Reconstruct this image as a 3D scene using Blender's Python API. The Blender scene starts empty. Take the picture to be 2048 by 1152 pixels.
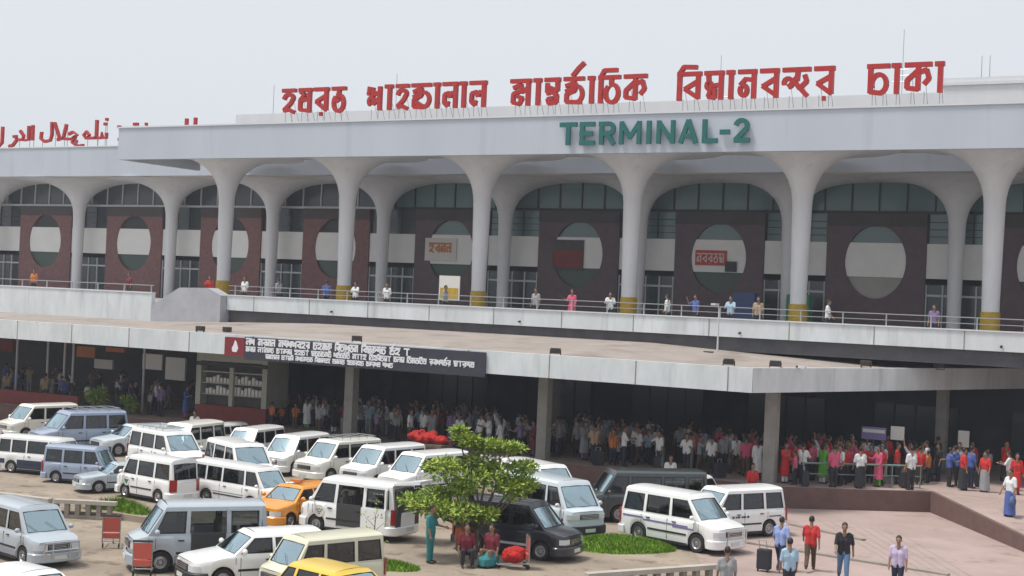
import bpy, bmesh, math, random
from mathutils import Vector, Matrix
R=math.radians; PI=math.pi
rnd=random.Random(11)
SC=bpy.context.scene; COL=SC.collection
# ------------------------------------------------------------------ camera, sky, sun, exposure
CAM_H=8.2
yaw=R(60.088); pit=R(.37); rol=R(2.46)
fw=Vector((-math.cos(yaw)*math.cos(pit), math.sin(yaw)*math.cos(pit), math.sin(pit)))
r0=Vector((math.sin(yaw), math.cos(yaw), 0)); u0=r0.cross(fw)
cr=r0*math.cos(rol)+u0*math.sin(rol); cu=u0*math.cos(rol)-r0*math.sin(rol)
cd=bpy.data.cameras.new('camera'); cd.sensor_width=36; cd.lens=2950/2048*36; cd.clip_end=3000; cd.clip_start=.5
cam=bpy.data.objects.new('camera',cd); COL.objects.link(cam); SC.camera=cam
M4=Matrix((cr,cu,-fw)).transposed().to_4x4(); M4.translation=Vector((0,0,CAM_H)); cam.matrix_world=M4
SUN_EL=R(66); SUN_DIR=Vector((-.75,-.55,0)).normalized()      # veiled sun stands high, at the left and a little behind the camera
wd=bpy.data.worlds.new('World'); SC.world=wd; wd.use_nodes=True
nt=wd.node_tree; bg=nt.nodes['Background']
sky=nt.nodes.new('ShaderNodeTexSky'); sky.sky_type='NISHITA'; sky.sun_disc=False
sky.sun_elevation=SUN_EL; sky.sun_rotation=math.atan2(SUN_DIR.x,SUN_DIR.y); sky.dust_density=4; sky.air_density=1
hs=nt.nodes.new('ShaderNodeHueSaturation'); hs.inputs['Saturation'].default_value=.16
mx=nt.nodes.new('ShaderNodeMixRGB'); mx.inputs[0].default_value=.8; mx.inputs[2].default_value=(6.0,6.35,6.75,1)
nt.links.new(sky.outputs[0],hs.inputs['Color']); nt.links.new(hs.outputs[0],mx.inputs[1]); nt.links.new(mx.outputs[0],bg.inputs['Color'])
bg.inputs['Strength'].default_value=.1
sl=bpy.data.lights.new('sun','SUN'); sl.energy=2.5; sl.angle=R(13); sl.color=(1,.95,.87)
so=bpy.data.objects.new('sun',sl); COL.objects.link(so)
sv=Vector((SUN_DIR.x*math.cos(SUN_EL),SUN_DIR.y*math.cos(SUN_EL),math.sin(SUN_EL)))
so.rotation_euler=sv.to_track_quat('Z','Y').to_euler(); so.location=(0,40,60)
SC.view_settings.view_transform='Standard'; SC.view_settings.look='None'; SC.view_settings.exposure=.46; SC.view_settings.gamma=1
SC.cycles.max_bounces=7; SC.cycles.transparent_max_bounces=12
# ------------------------------------------------------------------ materials
def mat(name,col,rough=.7,metal=0,noise=0,nscale=3,col2=None,bump=0,bscale=40,objcol=False,coat=0,streak=0,spec=None):
    m=bpy.data.materials.new(name); m.use_nodes=True; n=m.node_tree.nodes; l=m.node_tree.links
    b=n['Principled BSDF']; b.inputs['Roughness'].default_value=rough; b.inputs['Metallic'].default_value=metal
    if coat: b.inputs['Coat Weight'].default_value=coat; b.inputs['Coat Roughness'].default_value=.08
    if spec is not None: b.inputs['Specular IOR Level'].default_value=spec
    base=None
    if objcol:
        oi=n.new('ShaderNodeObjectInfo'); base=oi.outputs['Color']
    if noise or streak:
        tc=n.new('ShaderNodeTexCoord'); mp=n.new('ShaderNodeMapping'); l.new(tc.outputs['Object'],mp.inputs[0])
        if streak: mp.inputs['Scale'].default_value=(1,1,streak)
        tx=n.new('ShaderNodeTexNoise'); tx.inputs['Scale'].default_value=nscale; tx.inputs['Detail'].default_value=6; tx.inputs['Roughness'].default_value=.65
        l.new(mp.outputs[0],tx.inputs['Vector'])
        rp=n.new('ShaderNodeMapRange'); rp.inputs[1].default_value=.35; rp.inputs[2].default_value=.7
        l.new(tx.outputs['Fac'],rp.inputs[0])
        mi=n.new('ShaderNodeMixRGB'); l.new(rp.outputs[0],mi.inputs[0])
        c2=col2 or tuple(c*(1-noise) for c in col)
        mi.inputs[1].default_value=(*col,1); mi.inputs[2].default_value=(*c2,1)
        if objcol:
            l.new(base,mi.inputs[1]); mu=n.new('ShaderNodeMixRGB'); mu.blend_type='MULTIPLY'; mu.inputs[0].default_value=1
            mu.inputs[2].default_value=(1-noise,1-noise,1-noise,1); l.new(base,mu.inputs[1]); l.new(mu.outputs[0],mi.inputs[2])
        l.new(mi.outputs[0],b.inputs['Base Color'])
    elif objcol: l.new(base,b.inputs['Base Color'])
    else: b.inputs['Base Color'].default_value=(*col,1)
    if bump:
        t2=n.new('ShaderNodeTexNoise'); t2.inputs['Scale'].default_value=bscale; t2.inputs['Detail'].default_value=4
        tc2=n.new('ShaderNodeTexCoord'); l.new(tc2.outputs['Object'],t2.inputs['Vector'])
        bp=n.new('ShaderNodeBump'); bp.inputs['Strength'].default_value=bump; bp.inputs['Distance'].default_value=.02
        l.new(t2.outputs['Fac'],bp.inputs['Height']); l.new(bp.outputs[0],b.inputs['Normal'])
    return m
def glassmat(name,tint,trans,gl=.12,rough=.03,gc=(1,1,1)):
    m=bpy.data.materials.new(name); m.use_nodes=True; n=m.node_tree.nodes; l=m.node_tree.links
    n.remove(n['Principled BSDF']); out=n['Material Output']
    tr=n.new('ShaderNodeBsdfTransparent'); tr.inputs[0].default_value=(*[t*trans for t in tint],1)
    g=n.new('ShaderNodeBsdfGlossy'); g.inputs['Roughness'].default_value=rough; g.inputs['Color'].default_value=(*gc,1)
    lw=n.new('ShaderNodeLayerWeight'); pw=n.new('ShaderNodeMath'); pw.operation='POWER'; pw.inputs[1].default_value=3.2; l.new(lw.outputs['Facing'],pw.inputs[0]); fr=n.new('ShaderNodeMath'); fr.operation='MULTIPLY'; fr.inputs[1].default_value=.75; l.new(pw.outputs[0],fr.inputs[0])
    ad=n.new('ShaderNodeMath'); ad.operation='ADD'; ad.inputs[1].default_value=gl; ad.use_clamp=True
    l.new(fr.outputs[0],ad.inputs[0]); mi=n.new('ShaderNodeMixShader')
    l.new(ad.outputs[0],mi.inputs[0]); l.new(tr.outputs[0],mi.inputs[1]); l.new(g.outputs[0],mi.inputs[2]); l.new(mi.outputs[0],out.inputs[0])
    return m
MT={}
def mk(k,*a,**kw): MT[k]=mat(k,*a,**kw)
mk('white_concrete',(.66,.68,.71),.8,noise=.10,nscale=.5,streak=.25,bump=.15,bscale=6)
mk('fascia_paint',(.49,.53,.60),.75,noise=.08,nscale=.35,streak=.2)
mk('column_paint',(.76,.76,.79),.7,noise=.12,nscale=1.2,streak=.3)
mk('shell_paint',(.70,.66,.62),.85,noise=.12,nscale=.6)
mk('parapet_paint',(.68,.72,.74),.8,noise=.22,nscale=.9,streak=.35,bump=.1)
mk('canopy_top',(.33,.29,.265),.95,noise=.22,nscale=.5,col2=(.26,.225,.20))
mk('yellow_paint',(.52,.33,.02),.6,noise=.3,nscale=3)
mk('dark_paint',(.03,.03,.03),.6)
mk('brick_shaded',(.125,.08,.09),.6,noise=.25,nscale=2,bump=.2,bscale=20)  # same brick for the right bays, their deeper shade mixed into the colour
mk('brick',(.25,.125,.12),.9,noise=.3,nscale=3,bump=.3,bscale=30)
mk('band_panel',(.86,.85,.83),.6,noise=.08,nscale=.8)
mk('frame_white',(.55,.57,.58),.5)
mk('frame_dark',(.02,.022,.025),.5)
mk('facade_glass',(.05,.065,.07),.18,spec=.5)
mk('deck_concrete',(.34,.33,.31),.9,noise=.2,nscale=.5)
mk('lintel',(.085,.072,.07),.85,noise=.2,nscale=1)
mk('oval_grey',(.42,.40,.37),.7,noise=.15,nscale=1)
mk('green_glass',(.13,.20,.20),.15)
mk('pillar_paint',(.36,.35,.32),.85,noise=.25,nscale=1.5)
mk('grey_concrete',(.42,.43,.47),.85,noise=.2,nscale=1)
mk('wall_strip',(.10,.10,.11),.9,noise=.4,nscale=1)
mk('lower_green',(.045,.075,.06),.4)
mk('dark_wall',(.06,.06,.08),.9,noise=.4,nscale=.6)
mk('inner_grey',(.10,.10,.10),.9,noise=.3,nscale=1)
mk('red_letter',(.46,.012,.008),.45,noise=.2,nscale=2)
mk('teal_letter',(.005,.12,.115),.45)
mk('steel',(.35,.37,.38),.4,metal=.6)
mk('steel_green',(.18,.26,.24),.5)
mk('rail_paint',(.33,.34,.35),.5)
mk('ground',(.34,.285,.235),.95,noise=.3,nscale=.22,bump=.2,bscale=18)
mk('lot',(.335,.275,.215),.95,noise=.35,nscale=.35,bump=.3,bscale=25)
mk('paving',(.40,.305,.28),.95,noise=.22,nscale=.4,bump=.1,bscale=20)
mk('kerb_stone',(.155,.09,.08),.85,noise=.25,nscale=2)
mk('old_concrete',(.33,.29,.25),.95,noise=.4,nscale=1.5,bump=.3,bscale=12)
mk('cap_concrete',(.46,.42,.37),.9,noise=.25,nscale=1.5)
mk('grass',(.15,.29,.008),.9,noise=.5,nscale=3)
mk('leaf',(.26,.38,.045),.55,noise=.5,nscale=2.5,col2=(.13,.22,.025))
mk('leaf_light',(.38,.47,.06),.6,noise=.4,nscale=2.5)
mk('bark',(.16,.13,.10),.9,noise=.4,nscale=8)
mk('car_paint',(.8,.8,.8),.3,objcol=True,coat=.6,noise=.06,nscale=1.5)
mk('car_trim',(.02,.02,.022),.55)
mk('car_inside',(.05,.05,.052),.9)
mk('car_seat',(.16,.15,.14),.9)
mk('rubber',(.018,.018,.018),.85)
mk('rim',(.42,.42,.44),.35,metal=.7)
mk('lamp_glass',(.62,.64,.66),.12,coat=.5)
mk('tail_red',(.35,.015,.012),.25)
mk('plate',(.62,.62,.58),.5)
mk('chrome',(.6,.6,.62),.2,metal=.9)
mk('skin',(.27,.155,.10),.6)
mk('hair',(.012,.010,.009),.6)
mk('cloth',(.8,.8,.8),.9,objcol=True,noise=.16,nscale=6)
mk('eye',(.02,.02,.02),.3)
mk('shoe',(.03,.025,.022),.6)
mk('bag_dark',(.02,.022,.03),.6)
mk('banner_dark',(.035,.035,.055),.6,noise=.25,nscale=2)
mk('banner_red',(.20,.012,.02),.6)
mk('banner_white',(.75,.75,.78),.6)
mk('sign_red',(.50,.05,.035),.6)
mk('sign_orange',(.55,.18,.05),.6)
mk('sign_white',(.66,.64,.60),.6)
mk('kiosk_cream',(.42,.42,.36),.7,noise=.15,nscale=2)
mk('kiosk_red',(.22,.045,.04),.8,noise=.2,nscale=2)
mk('paint_dark',(.02,.022,.02),.6)
mk('lamp_brown',(.08,.05,.035),.6)
mk('cart_red',(.55,.10,.07),.6)
mk('logo_green',(.02,.16,.09),.6)
mk('stripe_purple',(.20,.16,.36),.5)
mk('bright_red',(.46,.012,.01),.85,noise=.35,nscale=5,bump=.4,bscale=9)
mk('blue_box',(.06,.10,.24),.6)
mk('green_box',(.03,.22,.10),.6)
def stains(k,sc,lo,hi,dark,sc2=None):
    m=MT[k]; n=m.node_tree.nodes; l=m.node_tree.links; b=n['Principled BSDF']
    src=b.inputs['Base Color'].links[0].from_socket
    tc=n.new('ShaderNodeTexCoord'); tx=n.new('ShaderNodeTexNoise'); tx.inputs['Scale'].default_value=sc; tx.inputs['Detail'].default_value=5; tx.inputs['Roughness'].default_value=.6
    mp=n.new('ShaderNodeMapping'); l.new(tc.outputs['Object'],mp.inputs[0])
    if sc2: mp.inputs['Scale'].default_value=sc2
    l.new(mp.outputs[0],tx.inputs['Vector'])
    r=n.new('ShaderNodeMapRange'); r.inputs[1].default_value=lo; r.inputs[2].default_value=hi; l.new(tx.outputs['Fac'],r.inputs[0])
    mi=n.new('ShaderNodeMixRGB'); mi.blend_type='MULTIPLY'; l.new(r.outputs[0],mi.inputs[0]); l.new(src,mi.inputs[1]); mi.inputs[2].default_value=(*dark,1)
    l.new(mi.outputs[0],b.inputs['Base Color'])
stains('lot',.9,.56,.66,(.55,.53,.52)); stains('lot',.12,.5,.62,(.8,.78,.76)); stains('lot',4,.62,.68,(.6,.6,.6))
stains('paving',.7,.58,.7,(.72,.70,.68)); stains('paving',.09,.48,.62,(.88,.87,.85)); stains('paving',3,.63,.7,(.7,.7,.7))
stains('parapet_paint',1.3,.56,.72,(.72,.72,.72),(1,1,.12)); stains('fascia_paint',.8,.58,.75,(.86,.86,.87),(1,1,.10)); stains('canopy_top',.35,.52,.66,(.78,.76,.74)); stains('column_paint',1.5,.58,.75,(.82,.81,.80),(1,1,.2))
MT['side_glass']=glassmat('side_glass',(.5,.6,.62),.30,.07)
MT['wind_glass']=glassmat('wind_glass',(.6,.9,.95),.5,.55,.05,(.72,.92,1))
# ------------------------------------------------------------------ mesh helpers
class MB:
    def __init__(s): s.v=[]; s.f=[]
    def add(s,vs,fs):
        o=len(s.v); s.v+= [tuple(v) for v in vs]; s.f+=[tuple(i+o for i in f) for f in fs]; return s
    def box(s,x0,x1,y0,y1,z0,z1):
        return s.add([(x0,y0,z0),(x1,y0,z0),(x1,y1,z0),(x0,y1,z0),(x0,y0,z1),(x1,y0,z1),(x1,y1,z1),(x0,y1,z1)],
          [(0,3,2,1),(4,5,6,7),(0,1,5,4),(1,2,6,5),(2,3,7,6),(3,0,4,7)])
    def cbox(s,cx,cy,cz,sx,sy,sz): return s.box(cx-sx/2,cx+sx/2,cy-sy/2,cy+sy/2,cz-sz/2,cz+sz/2)
    def prism(s,pts,z0,z1):
        n=len(pts); return s.add([(x,y,z0) for x,y in pts]+[(x,y,z1) for x,y in pts],
          [tuple(range(n))[::-1],tuple(range(n,2*n))]+[(i,(i+1)%n,n+(i+1)%n,n+i) for i in range(n)])
    def prism_y(s,pts,y0,y1):   # polygon in x,z extruded along y
        n=len(pts); return s.add([(x,y0,z) for x,z in pts]+[(x,y1,z) for x,z in pts],
          [tuple(range(n)),tuple(range(n,2*n))[::-1]]+[(i,n+i,n+(i+1)%n,(i+1)%n) for i in range(n)])
    def tube(s,p0,p1,r0,r1=None,n=8,cap=True):
        r1=r0 if r1 is None else r1; p0=Vector(p0); p1=Vector(p1); d=(p1-p0).normalized()
        a=d.orthogonal().normalized(); b=d.cross(a)
        vs=[p0+(a*math.cos(2*PI*i/n)+b*math.sin(2*PI*i/n))*r0 for i in range(n)]+[p1+(a*math.cos(2*PI*i/n)+b*math.sin(2*PI*i/n))*r1 for i in range(n)]
        fs=[(i,(i+1)%n,n+(i+1)%n,n+i) for i in range(n)]
        if cap: fs+=[tuple(range(n))[::-1],tuple(range(n,2*n))]
        return s.add(vs,fs)
    def path(s,pts,r,n=7):
        for a,b in zip(pts,pts[1:]): s.tube(a,b,r,r,n)
        return s
    def lathe(s,prof,n=24,c=(0,0,0),axis='z'):
        vs=[];k=len(prof)
        for i in range(n):
            a=2*PI*i/n
            for r,z in prof:
                p=(r*math.cos(a),r*math.sin(a),z) if axis=='z' else (r*math.cos(a),z,r*math.sin(a))
                vs.append((p[0]+c[0],p[1]+c[1],p[2]+c[2]))
        fs=[(i*k+j,((i+1)%n)*k+j,((i+1)%n)*k+j+1,i*k+j+1) for i in range(n) for j in range(k-1)]
        return s.add(vs,fs)
    def sweep(s,path,hz,th,z):   # flat path (x,y) swept as a bar: height hz, thickness th (outwards), base z
        n=len(path); P=[Vector((p[0],p[1],0)) for p in path]; ns=[]
        for i in range(n):
            t=(P[min(i+1,n-1)]-P[max(i-1,0)]).normalized(); ns.append(Vector((t.y,-t.x,0)))
        vs=[];b=min(hz*.3,.03)
        for p,nn in zip(P,ns):
            q=p+nn*th
            vs+=[(p.x,p.y,z),(q.x-nn.x*b,q.y-nn.y*b,z),(q.x,q.y,z+b),(q.x,q.y,z+hz-b),(q.x-nn.x*b,q.y-nn.y*b,z+hz),(p.x,p.y,z+hz)]
        fs=[]
        for i in range(n-1):
            for j in range(6): fs.append((i*6+j,(i+1)*6+j,(i+1)*6+(j+1)%6,i*6+(j+1)%6))
        fs+=[tuple(range(6))[::-1],tuple(range((n-1)*6,n*6))]
        return s.add(vs,fs)
    def ball(s,c,r,sx=1,sy=1,sz=1,n=10):
        prof=[]
        vs=[];k=n//2+1
        for i in range(n):
            a=2*PI*i/n
            for j in range(k):
                t=-PI/2+PI*j/(k-1)
                vs.append((c[0]+r*sx*math.cos(t)*math.cos(a),c[1]+r*sy*math.cos(t)*math.sin(a),c[2]+r*sz*math.sin(t)))
        return s.add(vs,[(i*k+j,((i+1)%n)*k+j,((i+1)%n)*k+j+1,i*k+j+1) for i in range(n) for j in range(k-1)])
    def mesh(s,name,m,smooth=None,merge=True):
        me=bpy.data.meshes.new(name); me.from_pydata(s.v,[],s.f)
        if merge:
            bm=bmesh.new(); bm.from_mesh(me); bmesh.ops.remove_doubles(bm,verts=bm.verts,dist=1e-4)
            bmesh.ops.recalc_face_normals(bm,faces=bm.faces); bm.to_mesh(me); bm.free()
        for q in (m if isinstance(m,(list,tuple)) else [m]): me.materials.append(MT[q])
        if smooth:
            me.polygons.foreach_set('use_smooth',[True]*len(me.polygons)); me.set_sharp_from_angle(angle=R(smooth))
        return me
    def build(s,name,m,parent=None,smooth=None,merge=True):
        return link(name,s.mesh(name,m,smooth,merge),parent)
def link(name,me,parent=None):
    o=bpy.data.objects.new(name,me); COL.objects.link(o)
    if parent: o.parent=parent
    return o
def tag(o,label=None,cat=None,group=None,kind=None):
    if label: o['label']=label
    if cat: o['category']=cat
    if group: o['group']=group
    if kind: o['kind']=kind
    return o
def thing(name,label,cat,loc=(0,0,0),rz=0,group=None):
    o=bpy.data.objects.new(name,None); COL.objects.link(o); o.location=loc; o.rotation_euler=(0,0,rz); o.empty_display_size=.3
    return tag(o,label,cat,group)
def dup(root,loc,rz,label,sc=1,group=None):
    r=root.copy(); COL.objects.link(r); r.location=loc; r.rotation_euler=(0,0,rz); r.scale=(sc,sc,sc); r['label']=label
    if group: r['group']=group
    for ch in KIDS(root):
        c=ch.copy(); COL.objects.link(c); c.parent=r
        for g in KIDS(ch):
            d=g.copy(); COL.objects.link(d); d.parent=c
    return r
_K={}
def KIDS(o): return list(o.children)
def structure(mb,name,m,smooth=None): return tag(mb.build(name,m,None,smooth),kind='structure')
# ------------------------------------------------------------------ ground, platform, ramp, terrace
g=MB(); g.add([(-600,-60,-.02),(300,-60,-.02),(300,500,-.02),(-600,500,-.02)],[(0,1,2,3)]); structure(g,'ground','ground')
g=MB(); g.add([(-120,5,-.012),(-13.5,5,-.012),(-15.2,62,-.012),(-20.6,58.6,-.012),(-120,58.6,-.012)],[(0,1,2,3,4)]); structure(g,'parking_lot','lot')
g=MB(); g.add([(-20.2,48.2,-.004),(-13.6,36,-.004),(30,15,-.004),(30,62.4,-.004),(-15.2,62.4,-.004),(-20.4,58.5,-.004)],[(0,1,2,3,4,5)]); structure(g,'forecourt_paving','paving')
# joints of the forecourt as shallow dark grooves laid in the paving
PZ=.82
plat=[(-110,58.62),(-20.55,58.62),(-15.35,62.5),(20,62.5),(20,110),(-110,110)]
structure(MB().prism(plat,-.02,PZ),'arrivals_pavement','paving')
# kerb wall facing the front of the pavement
e=MB(); e.prism([(-110,58.44),(-20.49,58.44),(-20.55,58.61),(-110,58.61)],0,PZ+.035)
e.prism([(-20.48,58.44),(-15.20,62.32),(-15.36,62.49),(-20.54,58.61)],0,PZ+.035)
kw=e.build('kerb_wall','kerb_stone'); tag(kw,'long dark brown kerb wall along the front of the arrivals pavement','kerb wall')
# ramp sinking towards the viewer at right, with its own brown edge wall
a=Vector((-15.2,62.48)); b=Vector((-2.6,43.6))
rp=MB(); rp.add([(a.x,a.y,PZ-.005),(b.x,b.y,.0),(20,43.6,.0),(20,62.48,PZ-.005),(a.x,a.y,-.02),(b.x,b.y,-.02),(20,43.6,-.02),(20,62.48,-.02)],[(0,1,2,3),(0,4,5,1),(1,5,6,2),(2,6,7,3),(3,7,4,0)])
structure(rp,'ramp','paving')
n=Vector((b.y-a.y,-(b.x-a.x))).normalized()*-.17
n=Vector((-abs(n.x),-abs(n.y)))
ew=MB(); ew.add([(a.x,a.y,0),(b.x,b.y,0),(b.x+n.x,b.y+n.y,0),(a.x+n.x,a.y+n.y,0),(a.x,a.y,PZ+.05),(b.x,b.y,.08),(b.x+n.x,b.y+n.y,.08),(a.x+n.x,a.y+n.y,PZ+.05)],
  [(0,3,2,1),(4,5,6,7),(0,1,5,4),(1,2,6,5),(2,3,7,6),(3,0,4,7)])
tag(ew.build('ramp_wall','kerb_stone'),'brown edge wall sloping down beside the ramp at right','ramp wall')
# raised strip at left with its balustrade
TZ=.2
structure(MB().prism([(-60,34.9),(-48,35.1),(-41.1,36.15),(-38.7,36.4),(-36.8,37.45),(-30.2,37.45),(-30.2,39.72),(-33.95,39.75),(-33.95,45),(-60,45)],-.02,TZ),'parking_terrace','lot')
def balustrade(p0,p1,h,step,label,group):
    p0=Vector((*p0,0)); p1=Vector((*p1,0)); d=(p1-p0); L=d.length; d.normalize(); nn=Vector((-d.y,d.x,0))
    t=thing('balustrade',label,'balustrade',p0,math.atan2(d.y,d.x),group)
    MB().box(0,L,-.13,.13,h-.13,h).build('cap',"cap_concrete",t)
    MB().box(0,L,-.11,.11,0,.10).build('plinth',"old_concrete",t)
    k=int(L/step)
    for i in range(k+1):
        x=min(i*step+.07,L-.07); q=MB().box(x-.075,x+.075,-.09,.09,.10,h-.13).build('post','old_concrete',t)
    return t
balustrade((-48,34.95),(-41.2,35.98),.62,.37,'concrete balustrade below the microbus with navy sides at far left','parking lot balustrades')
balustrade((-41.05,36.0),(-38.75,36.22),.62,.37,'short concrete balustrade behind the silver minivan with the bull bar','parking lot balustrades')
balustrade((-38.6,36.28),(-36.7,37.28),.62,.37,'concrete balustrade ending behind the far red luggage trolley','parking lot balustrades')
balustrade((-17.95,35.9),(-15.73,39.81),.82,.46,'concrete balustrade cut off by the bottom edge below the grass mound','parking lot balustrades')
# kerb lines across the forecourt
for p,q,lb in (((-18.4,48.9),(-11.0,47.6),'low dark kerb strip running out from the front of the striped white van'),((-19.2,54.6),(-15.2,52.6),'short dark kerb strip on the forecourt beside the white van with side lettering')):
    P=Vector((*p,0));Q=Vector((*q,0));d=(Q-P).normalized();nn=Vector((-d.y,d.x,0))*.11
    k=MB(); k.prism([(P-nn).xy[:],(Q-nn).xy[:],(Q+nn).xy[:],(P+nn).xy[:]],-.02,.06)
    tag(k.build('kerb_strip','old_concrete'),lb,'kerb','forecourt kerb strips')
# paving joints
jt=MB()
for i in range(7):
    t=i/6.; x0=-19.6+t*3.6; jt.add([(x0+1.2,56.8-i*.2,.0005),(x0+7.4,47.2-i*.4,.0005),(x0+7.45,47.2-i*.4,.0005),(x0+1.25,56.8-i*.2,.0005)],[(0,1,2,3)])
structure(jt,'paving_joints','old_concrete')
# grass mounds
def mound(pts,h,label,blades=900,bh=.22):
    cx=sum(p[0] for p in pts)/len(pts); cy=sum(p[1] for p in pts)/len(pts)
    # smooth closed outline
    out=[];n=len(pts)
    for i in range(n):
        p0,p1,p2,p3=[Vector(pts[(i+k)%n]) for k in (-1,0,1,2)]
        for s in range(6):
            t=s/6; out.append(.5*((2*p1)+(-p0+p2)*t+(2*p0-5*p1+4*p2-p3)*t*t+(-p0+3*p1-3*p2+p3)*t**3))
    mb=MB();m=len(out);rings=5;vs=[]
    for k in range(rings):
        u=1-k/rings
        for p in out: vs.append((cx+(p.x-cx)*u,cy+(p.y-cy)*u,h*(1-u*u)+(.0 if k else -.02)))
    vs.append((cx,cy,h)); fs=[(k*m+i,k*m+(i+1)%m,(k+1)*m+(i+1)%m,(k+1)*m+i) for k in range(rings-1) for i in range(m)]+[((rings-1)*m+i,(rings-1)*m+(i+1)%m,rings*m) for i in range(m)]
    mb.add(vs,fs)
    for _ in range(blades):
        ii=rnd.randrange(m); p=out[ii].lerp(out[(ii+1)%m],rnd.random()); u=rnd.random()**.5*.99; x=cx+(p.x-cx)*u; y=cy+(p.y-cy)*u; z=h*(1-u*u)
        a=rnd.random()*PI; w=.02; l=bh*rnd.uniform(.5,1.2); dx,dy=math.cos(a)*w,math.sin(a)*w; tx,ty=rnd.uniform(-.1,.1),rnd.uniform(-.1,.1)
        mb.add([(x-dx,y-dy,z-.02),(x+dx,y+dy,z-.02),(x+tx,y+ty,z+l)],[(0,1,2)])
    o=mb.build('grass','grass',None,None,False); tag(o,label,'grass','grass patches in the parking lot','stuff')
mound([(-23.0,43.9),(-21.3,43.3),(-20.0,44.3),(-19.5,45.7),(-21.0,46.4),(-22.6,45.6)],.32,'bright green grass mound in front of the striped white van',5200,.11)
mound([(-38.6,37.2),(-37.4,37.7),(-36.0,37.6),(-35.6,38.2),(-36.6,38.4),(-38.2,38.1)],.55,'small rough grass tuft on the terrace edge beside the silver sedan',1300,.2)
mound([(-26.4,35.4),(-24.2,36.2),(-24.0,37.0),(-25.2,37.3),(-26.6,36.5)],.12,'thin grass patch around the sapling',1700,.11)
mound([(-23.0,40.9),(-22.2,41.2),(-21.6,41.9),(-22.2,42.2),(-22.9,41.7)],.12,'dry grass scrap between the tree and the big grass mound',500)
# ------------------------------------------------------------------ terminal
CZ=7.0     # level of the departures deck
def trumpet(zt,zs,a,r_base,r_neck,zb,n=56):
    prof=[(r_base,zb),(r_base*1.02,zb+2),(r_neck*.97,zs-1.0)]
    for k in range(19):
        th=PI/2*k/18; c=math.cos(th)**.74 if k<18 else 0; s=math.sin(th)**.74 if k else 0
        prof.append((a-(a-r_neck)*c,zs+(zt-zs)*s))
    return MB().lathe(prof,n)
por=thing('entrance_portico','white portico on mushroom columns along the departures deck','portico',(-40,76,CZ))
def P(mb,name,m,parent,smooth=None,off=(0,0,0)):
    o=mb.build(name,m,parent,smooth); w=parent
    # geometry is given in world coordinates: undo the parents' offset
    v=Vector((0,0,0)); q=parent
    while q is not None: v-=q.location; q=q.parent
    o.location=v+Vector(off); return o
PX0,PX1=-71.2,10.0
SZ=16.8; FB=16.16; FT=18.22
tcol=trumpet(SZ,13.35,5.0,.43,.52,CZ)
cme=tcol.mesh('column','column_paint',40)
for i in range(8):
    x=-66.05+10*i
    o=link('column',cme,por); o.location=Vector((x,76,0))-por.location
    bb=MB().lathe([(.0,CZ+.02),(.52,CZ+.02),(.52,CZ+.22),(.49,CZ+.26),(.49,CZ+1.42),(.46,CZ+1.5),(.0,CZ+1.5)],24).build('base_band','yellow_paint',o,30)
    MB().lathe([(.492,CZ+.26),(.497,CZ+.26),(.497,CZ+.48),(.492,CZ+.48)],24).build('dark_band','dark_paint',bb,30)
# soffit with the holes the column shells fill is simply a slab just above them
P(MB().box(PX0+.35,PX1,71.35,78.6,SZ+.012,SZ+.3),'soffit_slab','shell_paint',por)
P(MB().box(PX0,PX1,71.0,71.35,FB,FT).box(PX0,PX0+.35,71.36,78.6,FB,FT),'fascia','fascia_paint',por)
P(MB().box(PX0-.06,PX1,70.93,71.42,FT+.002,FT+.09),'coping','white_concrete',por)
P(MB().box(PX0+.36,PX1,71.36,78.6,FT-.4,FT-.2),'roof','canopy_top',por)
ter=thing('terminal_building','long terminal with brick panels and oval openings behind the portico','terminal',(-60,87,CZ))
TX0,TX1=-190.0,10.0
TFY=81.15
bme=trumpet(16.02,12.95,5.0,.39,.47,CZ).mesh('column','column_paint',40)
for i in range(17):
    x=-150.2+10*i
    o=link('column',bme,ter); o.location=Vector((x,86,0))-ter.location
P(MB().box(TX0,TX1,TFY+.3,99,16.035,16.3),'soffit_slab','shell_paint',ter)
P(MB().box(TX0,TX1,TFY,TFY+.3,16.06,18.28),'fascia','fascia_paint',ter)
P(MB().box(TX0,TX1,TFY-.06,TFY+.36,18.282,18.36),'coping','white_concrete',ter)
P(MB().box(TX0,TX1,TFY+.3,130,17.7,17.9),'roof','canopy_top',ter)
FY=87.4
P(MB().box(TX0,TX1,FY+1.3,FY+1.6,CZ-.5,16.03),'inner_wall','dark_wall',ter)
# facade bays
def ell(cx,cz,a,b,n=28,t0=0): return [(cx+a*math.cos(t0+2*PI*k/n),cz+b*math.sin(t0+2*PI*k/n)) for k in range(n)]
def ring_panel(x0,x1,z0,z1,cx,cz,a,b,y0,y1):
    n=32; m=MB(); e=ell(cx,cz,a,b,n); rc=[]
    for (x,z) in e:
        dx,dz=x-cx,z-cz; s=min((x1-cx)/abs(dx) if abs(dx)>1e-6 else 1e9,((z1-cz) if dz>0 else (cz-z0))/abs(dz) if abs(dz)>1e-6 else 1e9)
        rc.append((cx+dx*s,cz+dz*s))
    # move nearest points onto the corners
    for c in ((x0,z0),(x1,z0),(x1,z1),(x0,z1)):
        i=min(range(n),key=lambda k:(rc[k][0]-c[0])**2+(rc[k][1]-c[1])**2); rc[i]=c
    vs=[(x,y0,z) for x,z in rc]+[(x,y0,z) for x,z in e]+[(x,y1,z) for x,z in rc]+[(x,y1,z) for x,z in e]
    fs=[]
    for i in range(n):
        j=(i+1)%n; fs+=[(i,j,n+j,n+i),(2*n+i,3*n+i,3*n+j,2*n+j),(n+i,n+j,3*n+j,3*n+i),(i,2*n+i,2*n+j,j)]
    return m.add(vs,fs)
BZ0,BZ1=10.35,12.4     # white cladding band
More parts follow.
